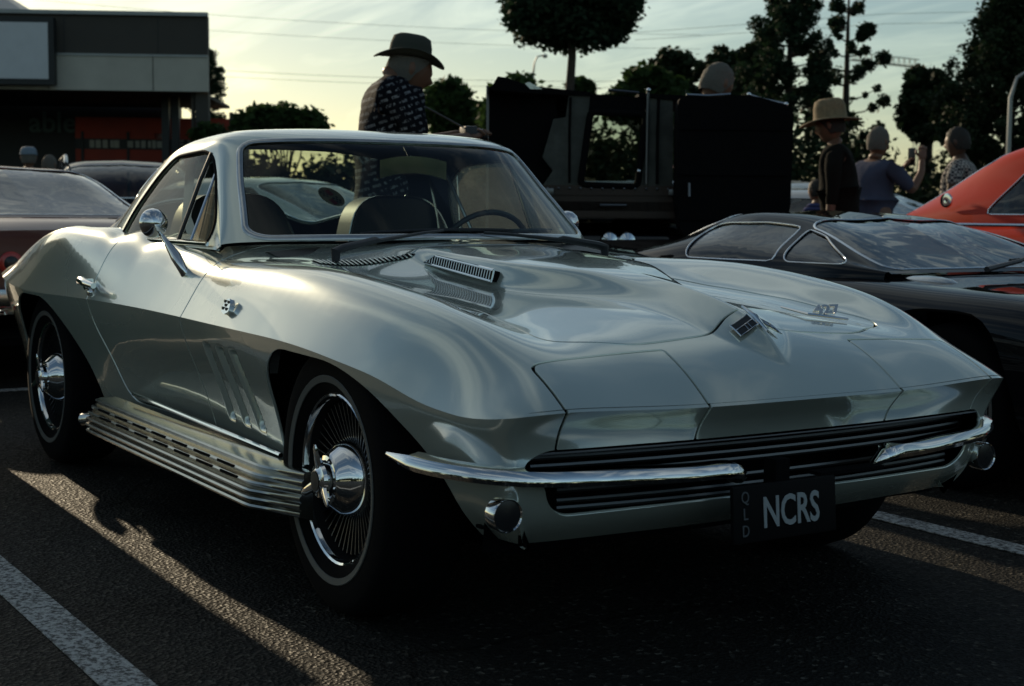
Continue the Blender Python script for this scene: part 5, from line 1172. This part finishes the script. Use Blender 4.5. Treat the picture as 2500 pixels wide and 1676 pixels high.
panel('roof_frame', [(1112,205),(1150,195),(1345,214),(1350,222),(1112,215)], .0, 1.4, MT['canvas_black'])
panel('roof_frame', [(1455,214),(1560,220),(1700,224),(1785,243),(1782,250),(1560,232),(1455,222)], .0, 1.0, MT['canvas_black'])
panel('folded_flap', [(1135,184),(1155,187),(1240,216),(1232,222),(1118,214)], -.12, .10, MT['canvas_black'])
panel('flap_edge', [(1205,196),(1236,212),(1208,212),(1196,200)], -.13, -.12, MT['chrome_dull'])
for P in ([(1560,224),(1610,226),(1660,222)], [(1700,222),(1730,232),(1785,243)], [(1475,214),(1475,425)], [(1112,206),(1113,560)], [(1385,213),(1455,219)]):
    MB().tube([(tx(a), -.06 if a > 1500 else -.01, tz(b)+.012) for a, b in P], .010, 6).build('bow', MT['chrome_dull'] if P[0][0] in (1560,1700) else MT['alloy'], tr)
for a, b in ((1700,222),(1701,229),(1455,396),(1474,214),(1784,243)): MB().lathe([(.0,.014),(.010,.010),(.014,0),(.010,-.01),(0,-.014)], (tx(a),-.08,tz(b)+.01), axis='y', n=12).build('stud', MT['chrome'], tr)
MB().box((tx(1400), -.10, .62), (.62,.05,.045), bev=.03).build('rear_bumper', MT['chrome_dull'], tr)
for a in (1390, 1430): MB().lathe([(.0,.05),(.05,.03),(.06,0)], (tx(a),-.12,tz(550)), axis='y', n=16, rot=Matrix.Rotation(math.pi,3,'Z')).build('tail_lamp', MT['chrome'], tr)  # chrome domes added as stand-ins for two bright glints, not lamps
for s in (-.85,.85):
    for y in (.35, 2.0): 
        w = wheel(tr, tx(1400)+s, y, .36, 1, 0, 'plain'); w.rotation_euler = (0,0,R(90) if s < 0 else R(-90)); w.scale = (1.06,1,1.06)
MB().box((tx(1400),2.9,.95),(.80,.9,.28),bev=.1).build('engine_hood', MT['black_paint'], tr)
MB().box((tx(1400),1.1,1.02),(.90,1.1,.03)).build('cabin_floor', MT['shell'], tr, smooth=False)
# straps, hinges, press studs and seams
for a in (1300, 1500): MB().tube([(tx(a),-.006,tz(226)),(tx(a)-.004,-.010,tz(300)),(tx(a),-.006,tz(420))], .012, 4, flat=.3).build('canvas_strap', MT['canvas_black'], tr)
for a, b in ((1250,440),(1540,440)): MB().box((tx(a),-.012,tz(b)), (.04,.012,.022), bev=.006).build('hinge', MT['alloy'], tr)
MB().tube([(tx(1370),-.03,tz(470)),(tx(1430),-.03,tz(470))], .010, 8).build('tailboard_handle', MT['alloy'], tr)
for k in range(12): MB().lathe([(.0,.008),(.007,.005),(.009,0)], (tx(1250+k*25),-.004,tz(432)), axis='y', n=8, rot=Matrix.Rotation(math.pi,3,'Z')).build('press_stud', MT['alloy'], tr)
for z in (445,495): MB().box((tx(1393),-.004,tz(z)), (tx(1545)/1-tx(1393),.006,.006)).build('tailboard_rib', MT['brown_body'], tr, smooth=False)
for b in (300,400,500): MB().box((tx(1660),-.257,tz(b)), (tx(1780)-tx(1660),.006,.005)).build('panel_seam', MT['shell'], tr, smooth=False)
MB().tube([(tx(1560),-.30,tz(420)),(tx(1560),-.32,tz(450))], .009, 8).build('door_handle', MT['alloy'], tr)
# ================================================================ PEOPLE
MT['skin'] = mat('skin', (.17,.085,.05), .5, noise=(12,.08)); MT['skin'].node_tree.nodes['Principled BSDF'].inputs['Subsurface Weight'].default_value = .08
MT['skin_dark'] = mat('brown_skin', (.09,.045,.028), .5)
MT['hair_grey'] = mat('grey_hair', (.13,.12,.10), .9, bump=(60,.8,.01)); MT['hair_dark'] = mat('dark_hair', (.02,.016,.012), .7, bump=(60,.8,.01))
MT['denim'] = mat('dark_trousers', (.02,.022,.03), .85); MT['shoe'] = mat('shoe', (.015,.013,.012), .6)
def cloth(name, a, b=None, kind=None, scale=10):
    m = mat(name, a, .92, spec=.08, bump=(7,.6,.025)); nt = m.node_tree; bs = nt.nodes['Principled BSDF']; t = nt.nodes.new('ShaderNodeTexCoord')
    if kind == 'print':    # pale blocks scattered in rows on a dark shirt
        br = nt.nodes.new('ShaderNodeTexBrick'); br.inputs['Scale'].default_value = 1; br.inputs['Brick Width'].default_value = .060; br.inputs['Row Height'].default_value = .034; br.inputs['Mortar Size'].default_value = .010; br.offset = .37; br.squash = .7; br.squash_frequency = 3
        mp_ = nt.nodes.new('ShaderNodeMapping'); mp_.inputs['Rotation'].default_value = (R(90),0,R(20)); nt.links.new(t.outputs['Object'], mp_.inputs[0]); nt.links.new(mp_.outputs[0], br.inputs['Vector'])
        br.inputs['Color1'].default_value = (*b,1); br.inputs['Color2'].default_value = (b[0]*.5,b[1]*.5,b[2]*.5,1); br.inputs['Mortar'].default_value = (*a,1)
        n = nt.nodes.new('ShaderNodeTexNoise'); n.inputs['Scale'].default_value = 75; nt.links.new(t.outputs['Object'], n.inputs['Vector']); cr = nt.nodes.new('ShaderNodeValToRGB'); cr.color_ramp.elements[0].position = .44; cr.color_ramp.elements[1].position = .50; nt.links.new(n.outputs[0], cr.inputs[0])
        mx = nt.nodes.new('ShaderNodeMix'); mx.data_type = 'RGBA'; nt.links.new(cr.outputs[0], mx.inputs[0]); mx.inputs[6].default_value = (*a,1); nt.links.new(br.outputs[0], mx.inputs[7]); nt.links.new(mx.outputs[2], bs.inputs['Base Color'])
    if kind in ('check','stripe'):
        ch = nt.nodes.new('ShaderNodeTexChecker' if kind == 'check' else 'ShaderNodeTexWave'); ch.inputs['Scale'].default_value = scale
        if kind == 'stripe': ch.bands_direction = 'Z'
        nt.links.new(t.outputs['Object'], ch.inputs['Vector']); mx = nt.nodes.new('ShaderNodeMix'); mx.data_type = 'RGBA'; nt.links.new(ch.outputs[1], mx.inputs[0]); mx.inputs[6].default_value = (*a,1); mx.inputs[7].default_value = (*b,1); nt.links.new(mx.outputs[2], bs.inputs['Base Color'])
    return m
def skinmesh(J, E_, rad, root=0, sub=2):
    me = bpy.data.meshes.new('tmp'); me.from_pydata([tuple(j) for j in J], E_, []); o = bpy.data.objects.new('tmp', me); COL.objects.link(o)
    o.modifiers.new('s', 'SKIN'); 
    for i, v in enumerate(me.skin_vertices[0].data): r_ = rad[i]; v.radius = (r_, r_) if not isinstance(r_, tuple) else r_; v.use_root = (i == root)
    s = o.modifiers.new('u', 'SUBSURF'); s.levels = sub; s.render_levels = sub
    dg = bpy.context.evaluated_depsgraph_get(); dg.update(); m2 = bpy.data.meshes.new_from_object(o.evaluated_get(dg)); bpy.data.objects.remove(o)
    V = [tuple(v.co) for v in m2.vertices]; F = [tuple(p.vertices) for p in m2.polygons]; bpy.data.meshes.remove(m2); return V, F
def headmesh(c, fwd, tilt=0.0, s=1.0):
    """head with brow, nose, chin, ears; fwd = heading angle in the person's frame"""
    V = []; F = []; nu, nv_ = 28, 22; Rm = Matrix.Rotation(fwd, 3, 'Z') @ Matrix.Rotation(tilt, 3, 'Y')
    for i in range(nv_+1):
        th = math.pi*i/nv_
        for k in range(nu):
            a = 2*math.pi*k/nu; x = math.sin(th)*math.cos(a); y = math.sin(th)*math.sin(a); z = math.cos(th)
            X_ = x*.098; Y_ = y*.077*(1-.12*max(0,-z)); Z_ = z*.122
            if z < 0: X_ *= 1-.10*(-z) if x > 0 else 1-.38*(-z)
            f = max(0, x)**8
            X_ += .024*math.exp(-((z+.18)/.13)**2)*math.exp(-(y/.13)**2)*(x > 0)+.008*math.exp(-((z-.18)/.10)**2)*(x > 0)*math.exp(-(y/.5)**2)-.007*math.exp(-((z-.02)/.09)**2)*math.exp(-((abs(y)-.38)/.16)**2)*(x > 0)
            X_ += .012*math.exp(-((z+.80)/.16)**2)*(x > 0)*math.exp(-(y/.35)**2)+.006*math.exp(-((z+.50)/.06)**2)*math.exp(-(y/.26)**2)*(x > 0)
            Y_ += math.copysign(.020, y)*math.exp(-((x+.02)/.13)**2)*math.exp(-((z+.02)/.26)**2) if abs(y) > .5 else 0
            V.append(Vector((X_,Y_,Z_))*s)
    for i in range(nv_):
        for k in range(nu): F.append((i*nu+k, (i+1)*nu+k, (i+1)*nu+(k+1) % nu, i*nu+(k+1) % nu))
    V = [tuple(Rm @ v+Vector(c)) for v in V]; return V, F
def hairmesh(c, fwd, tilt, s=1.0, low=-.35, bald=False):
    V = []; F = []; nu, nv_ = 28, 12; Rm = Matrix.Rotation(fwd,3,'Z') @ Matrix.Rotation(tilt,3,'Y'); g = random.Random(3)
    for i in range(nv_+1):
        for k in range(nu):
            a = 2*math.pi*k/nu; front = max(0, math.cos(a)); lim = math.pi*(.66-.36*front**.7); th = lim*i/nv_
            x, y, z = math.sin(th)*math.cos(a), math.sin(th)*math.sin(a), math.cos(th); j = 1+.035*g.uniform(-1,1)
            V.append(Vector((x*.106*j, y*.085*j, z*.130*j))*s)
    for i in range(nv_):
        for k in range(nu): F.append((i*nu+k, (i+1)*nu+k, (i+1)*nu+(k+1) % nu, i*nu+(k+1) % nu))
    return [tuple(Rm @ v+Vector(c)) for v in V], F
def hatmesh(c, fwd, tilt, brim=.17, crown=.115, h=.125, droop=.0, side=0.0, s=1.0, roll=0.0):
    V = []; F = []; nu = 40; Rm = Matrix.Rotation(fwd,3,'Z') @ Matrix.Rotation(tilt,3,'Y') @ Matrix.Rotation(roll,3,'X')
    prof = [(brim,0),(brim*.97,.004),(brim*.8,.0),(crown*1.04,.004),(crown*.99,.02),(crown*.96,h*.55),(crown*.86,h*.88),(crown*.6,h),(crown*.25,h*.93),(0,h*.90)]
    prof = [(brim,-.005)]+prof
    for (r_, z) in prof:
        for k in range(nu):
            a = 2*math.pi*k/nu; f = max(0,(r_-crown)/(brim-crown)) if brim > crown else 0
            zz = z+f*(side*math.sin(a)**2-droop*math.cos(a)**2*(1 if math.cos(a) > 0 else .6)); dent = 1-.10*(abs(math.sin(a)))**3*(z > h*.7)
            V.append(Vector((r_*1.16*math.cos(a), r_*math.sin(a)*dent, zz))*s)
    for i in range(len(prof)-1):
        for k in range(nu): F.append((i*nu+k, (i+1)*nu+k, (i+1)*nu+(k+1) % nu, i*nu+(k+1) % nu))
    return [tuple(Rm @ v+Vector(c)) for v in V], F
def person(label, loc, face, H, shirt, trousers='denim', skin='skin', hair='hair_grey', hat=None, lean=0.0, look=0.0, tilt=0.0, armL=None, armR=None, hold=None, group=None, sleeve=.5, girth=1.0, hairon=True, drop=0.0, hfwd=0.0):
    t = thing('person', label, 'person', loc, face, group); s = H/1.75
    sx = lambda z: math.sin(lean)*max(0, z-.95)
    def P(x, y, z): return (x*s+sx(z)*s, y*s, (z if z < .95 else .95+(z-.95)*math.cos(lean))*s)
    aL = armL or [(.02,.23,1.16),(.06,.25,.93),(.10,.245,.84)]; aR = armR or [(.02,-.23,1.16),(.06,-.25,.93),(.10,-.245,.84)]
    g = girth
    J = [P(0,0,.97), P(0,0,1.12), P(.0,0,1.28), P(-.01,0,1.40), P(.0,0,1.47), P(.015,0,1.53)]
    Rr = [(.155*g*s,.115*g*s),(.150*g*s,.115*g*s),(.170*g*s,.122*g*s),(.150*s,.105*s),(.068*s,.068*s),(.060*s,.060*s)]
    E_ = [(0,1),(1,2),(2,3),(3,4),(4,5)]
    for A, sg in ((aL,1),(aR,-1)):
        b = len(J); J += [P(0,sg*.155,1.40), P(*[A[0][0]*.5,A[0][1]*.6+sg*.08,1.30])]+[P(*q) for q in A]; Rr += [.062*s,.056*s,.044*s,.034*s,.028*s]; E_ += [(3,b),(b,b+1),(b+1,b+2),(b+2,b+3),(b+3,b+4)]
    torsoN = len(J); Jt, Et, Rt = list(J), list(E_), list(Rr)
    for sg in (1,-1):
        b = len(J); J += [P(0,sg*.095,.88), P(.01,sg*.10,.50), P(-.01,sg*.10,.10), P(.10,sg*.115,.045)]; Rr += [.088*s,.060*s,.042*s,.036*s]; E_ += [(0,b),(b,b+1),(b+1,b+2),(b+2,b+3)]
    V, F = skinmesh(J, E_, Rr, 0)
    hc = Vector(P(.03+hfwd,0,1.615-drop)); hv, hf = headmesh(hc, look, tilt, s*1.06); k = len(V); V += hv; F += [tuple(i+k for i in f) for f in hf]
    # hands: palm, four fingers and a thumb at the end of each arm
    for A, sg in ((aL,1),(aR,-1)):
        w = Vector(P(*A[2])); e = Vector(P(*A[1])); d = (w-e).normalized(); sd_ = d.cross(Vector((0,0,1))); sd_ = sd_.normalized() if sd_.length > .1 else Vector((1,0,0)); n_ = d.cross(sd_)
        mb = MB(); mb.tube([w-d*.02*s, w+d*.03*s, w+d*.085*s], [.026*s,.036*s,.032*s], 8, up=tuple(n_), flat=.5)
        for q in range(4):
            o_ = (q-1.5)*.018*s; l = (.060,.070,.065,.050)[q]*s; b0 = w+d*.08*s+sd_*o_; mb.tube([b0, b0+d*l*.5+n_*.008*s, b0+d*l*.8+n_*.028*s], [.0095*s,.009*s,.007*s], 6)
        b0 = w+d*.03*s+sd_*sg*.03*s; mb.tube([b0, b0+d*.03*s+sd_*sg*.022*s, b0+d*.058*s+sd_*sg*.026*s+n_*.01*s], [.012*s,.011*s,.008*s], 6)
        k = len(V); V += mb.V; F += [tuple(i+k for i in f) for f in mb.F]
    addmesh('body', V, F, MT[skin], t)
    # clothes follow the body
    Js = [Jt[i] for i in range(5)]; Rs = [((a[0]+.018*s, a[1]+.018*s) if isinstance(a, tuple) else a+.018*s) for a in Rt[:4]]+[.082*s]; Es = [(0,1),(1,2),(2,3),(3,4)]
    for b0 in (6, 11):
        b = len(Js); sl = Vector(Jt[b0+1]).lerp(Vector(Jt[b0+2]), sleeve) if sleeve <= 1 else Vector(Jt[b0+2]).lerp(Vector(Jt[b0+3]), sleeve-1)
        pts = [Jt[b0], Jt[b0+1]]+([tuple(sl)] if sleeve <= 1 else [Jt[b0+2], tuple(sl)]); rd = [.078*s,.072*s]+([.062*s] if sleeve <= 1 else [.056*s,.044*s])
        Js += pts; Rs += rd; Es += [(3,b)]+[(b+i,b+i+1) for i in range(len(pts)-1)]
    Js.append(P(0,0,.86)); Rs.append((.175*g*s,.135*g*s)); Es.append((0,len(Js)-1))
    V, F = skinmesh(Js, Es, Rs, 0); addmesh('shirt', V, F, shirt, t)
    Jl = [P(0,0,.93)]; Rl = [(.16*g*s,.12*g*s)]; El = []
    for sg in (1,-1): b = len(Jl); Jl += [P(0,sg*.095,.82), P(.01,sg*.10,.48), P(-.01,sg*.10,.09)]; Rl += [.100*s,.075*s,.066*s]; El += [(0,b),(b,b+1),(b+1,b+2)]
    V, F = skinmesh(Jl, El, Rl, 0); addmesh('trousers', V, F, MT[trousers], t)
    for sg in (1,-1): MB().box(P(.06,sg*.105,.04), (.135*s,.045*s,.038*s), bev=.02).build('shoe', MT['shoe'], t)
    if hairon: V, F = hairmesh(hc, look, tilt, s*1.06); addmesh('hair', V, F, MT[hair], t)
    if hat:
        V, F = hatmesh(hc+Vector((0,0,hat.get('dz',.055)*s)), look, tilt+hat.get('tilt',0), hat['brim'], hat['crown'], hat['h'], hat.get('droop',0), hat.get('side',0), s, hat.get('roll',0)); addmesh('hat', V, F, hat['mat'], t)
        if hat.get('band'): MB().lathe([(hat['crown']*1.03*s,.0),(hat['crown']*1.015*s,.022*s)], (0,0,0), n=36, sx=1.16).build('hat_band', hat['band'], t)
    return t
lst=0; hatfelt = mat('felt_hat', (.045,.050,.038), .9, bump=(40,.3,.004)); straw = mat('straw_hat', (.24,.18,.10), .85, bump=(90,.8,.004), noise=(40,.2))
away = VANG+math.pi/2   # heading that looks straight away from the camera
hm = person('man in dark shirt with pale block print and wide brimmed felt hat, looking down', atg(878, 7.95), away-R(74), 2.02, cloth('block_print_shirt', (.008,.009,.013), (.24,.25,.27), 'print'),
  hat=dict(brim=.146, crown=.089, h=.116, side=.040, droop=.015, mat=hatfelt, dz=.050, tilt=R(-10)), look=R(-4), tilt=R(18), drop=.105, hfwd=.05, armL=[(.14,.25,1.17),(.30,.12,1.20),(.38,.06,1.22)], armR=[(.10,-.25,1.15),(.30,-.14,1.18),(.38,-.06,1.20)], hair='hair_grey', sleeve=.9, girth=1.12, lean=R(4))
hp = Vector(atg(878, 7.95)); fc = Vector((math.cos(away-R(74)), math.sin(away-R(74)), 0))
cmr = thing('camera', 'black camera with shiny lens held by the man in the felt hat', 'camera', tuple(hp+fc*.47+Vector((0,0,1.40))), away-R(74))
MB().box((0,0,0), (.035,.070,.048), bev=.012).build('camera_body', MT['black_plastic'], cmr); MB().lathe([(.034,-.01),(.036,.05),(.030,.075),(.028,.06),(.0,.055)], (.03,0,0), axis='x', n=24).build('camera_lens', MT['lamp_glass'], cmr)
MB().tube([(0,.07,.04),(-.15,.10,.12),(-.32,.09,.20)], .005, 5).build('camera_strap', MT['black_plastic'], cmr)
person('grey haired man looking down behind the canvas top of the truck', atg(1622, 10.2), away-R(60), 2.03, cloth('plaid_shirt', (.06,.05,.07), (.20,.17,.19), 'check', 30), look=R(0), tilt=R(22), girth=1.1)
person('man in a tall straw hat and dark jacket, facing left', atg(1922, 11.2), away+R(72), 1.80, cloth('dark_jacket', (.012,.012,.010)), hat=dict(brim=.20, crown=.108, h=.155, droop=.035, side=.0, mat=straw, dz=.045, tilt=R(-6)), tilt=R(12), sleeve=1.7, girth=1.15, lean=R(6), hair='hair_dark')
person('grey haired person in blue grey shirt holding up a phone', atg(1996, 12.3), away-R(55), 1.72, cloth('blue_grey_shirt', (.075,.085,.13)), armR=[(.20,-.24,1.20),(.36,-.20,1.36),(.40,-.17,1.48)], armL=[(.16,.22,1.14),(.34,.10,1.28),(.40,.04,1.40)], tilt=R(2), sleeve=.9)
ph = Vector(atg(1996, 12.3)); a_ = away-R(55); MB_ = MB().box((0,0,0), (.006,.038,.075), bev=.005).build('phone', MT['black_plastic']); MB_.location = ph+Vector((math.cos(a_)*.46, math.sin(a_)*.46, 1.48)); MB_.rotation_euler = (0,0,a_); tag(MB_, 'dark phone held up by the grey haired person in the blue grey shirt', 'phone')
person('dark haired man with checked shirt collar facing left, left of the orange saloon', atg(2190, 12.6), away+R(62), 1.74, cloth('checked_shirt', (.05,.05,.06), (.45,.42,.38), 'check', 42), skin='skin_dark', hair='hair_dark', tilt=R(6))
person('child in a blue striped shirt left of the straw hat man', atg(1868, 12.6), away+R(40), 1.28, cloth('striped_shirt', (.02,.025,.07), (.09,.10,.22), 'stripe', 9), hair='hair_dark')
person('person in a pale blue cap at the far left by the shop', atg(68, 17.5), away+R(20), 1.70, cloth('navy_shirt', (.03,.035,.05)), hat=dict(brim=.11, crown=.10, h=.09, mat=mat('pale_cap', (.20,.26,.32), .8), dz=.045))
person('fair haired person standing just right of the one in the pale cap', atg(112, 17.9), away-R(20), 1.62, cloth('green_shirt', (.05,.06,.05)), hair='hair_grey')
# invented bin added out of frame to throw the long shadow beside the coupe
bn = thing('added_shadow_bin', 'dark green wheeled bin standing on the bay line beyond the coupe tail', 'bin', (-3.35,-1.205,0), 0)
MT['caster_green'] = mat('caster_green', (.015,.04,.02), .5)
V = [(x*(.25+.06*k), y*(.235+.045*k), .08+.92*k) for k in (0,1) for x, y in ((-1,-1),(1,-1),(1,1),(-1,1))]
addmesh('caster_body', V, [(3,2,1,0),(4,5,6,7),(0,1,5,4),(1,2,6,5),(2,3,7,6),(3,0,4,7)], MT['caster_green'], bn, smooth=False)
MB().box((.0,0,1.04),(.34,.295,.035),bev=.02).build('lid', MT['caster_green'], bn)
for y in (-.24,.24): MB().lathe([(.0,-.02),(.09,-.02),(.10,0),(.09,.02),(0,.02)], (-.24,y,.10), axis='y', n=18).build('wheel', MT['rubber'], bn)

# --- stickers and small print
def sticker_pts(c, ax, ay, rx, ry, n=28): return [tuple(Vector(c)+Vector(ax)*(rx*math.cos(2*math.pi*k/n))+Vector(ay)*(ry*math.sin(2*math.pi*k/n))) for k in range(n)]
_G = GREAR; _i = int(np.abs(_G[:,0,0]+2.52).argmin()); _j = int(np.abs(_G[_i,:,1]-.40).argmin()); _n = np.cross(_G[_i+2,_j]-_G[_i-2,_j], _G[_i,_j+2]-_G[_i,_j-2]); _n /= np.linalg.norm(_n); _n *= np.sign(_n[2])
c0 = Vector(_G[_i,_j]-_n*.012); ax_ = Vector(_G[_i,_j+3]-_G[_i,_j-3]).normalized(); nn_ = -Vector(_n); ay_ = nn_.cross(ax_).normalized(); ay_ = ay_ if ay_.z > 0 else -ay_
rs.name = 'window_sticker'
addmesh('sticker_disc', sticker_pts(c0, ax_, ay_, .062, .062), [tuple(range(28))], MT['cream'], rs, smooth=False)
mb = MB(); rd = MB()
for i in range(4):
    for j in range(3):
        if (i+j) % 2 == 0:
            for s in (-1,1): mb.add([tuple(c0+nn_*.002+ax_*(s*.026+(a-.5)*.011+(i-1.5)*.011)*1+ay_*((b-.5)*.011+(j-1)*.011+s*.016)) for a, b in ((0,0),(1,0),(1,1),(0,1))], [(0,1,2,3)])
mb.build('sticker_checks', MT['black_plastic'], rs, smooth=False)
for s in (-1,1): rd.add([tuple(c0+nn_*.0025+ax_*(-s*.026+a*.018)+ay_*(s*.016+b*.014)) for a, b in ((-1,-1),(1,-1),(1,1),(-1,1))], [(0,1,2,3)])
rd.build('sticker_flag', MT['red'], rs, smooth=False)
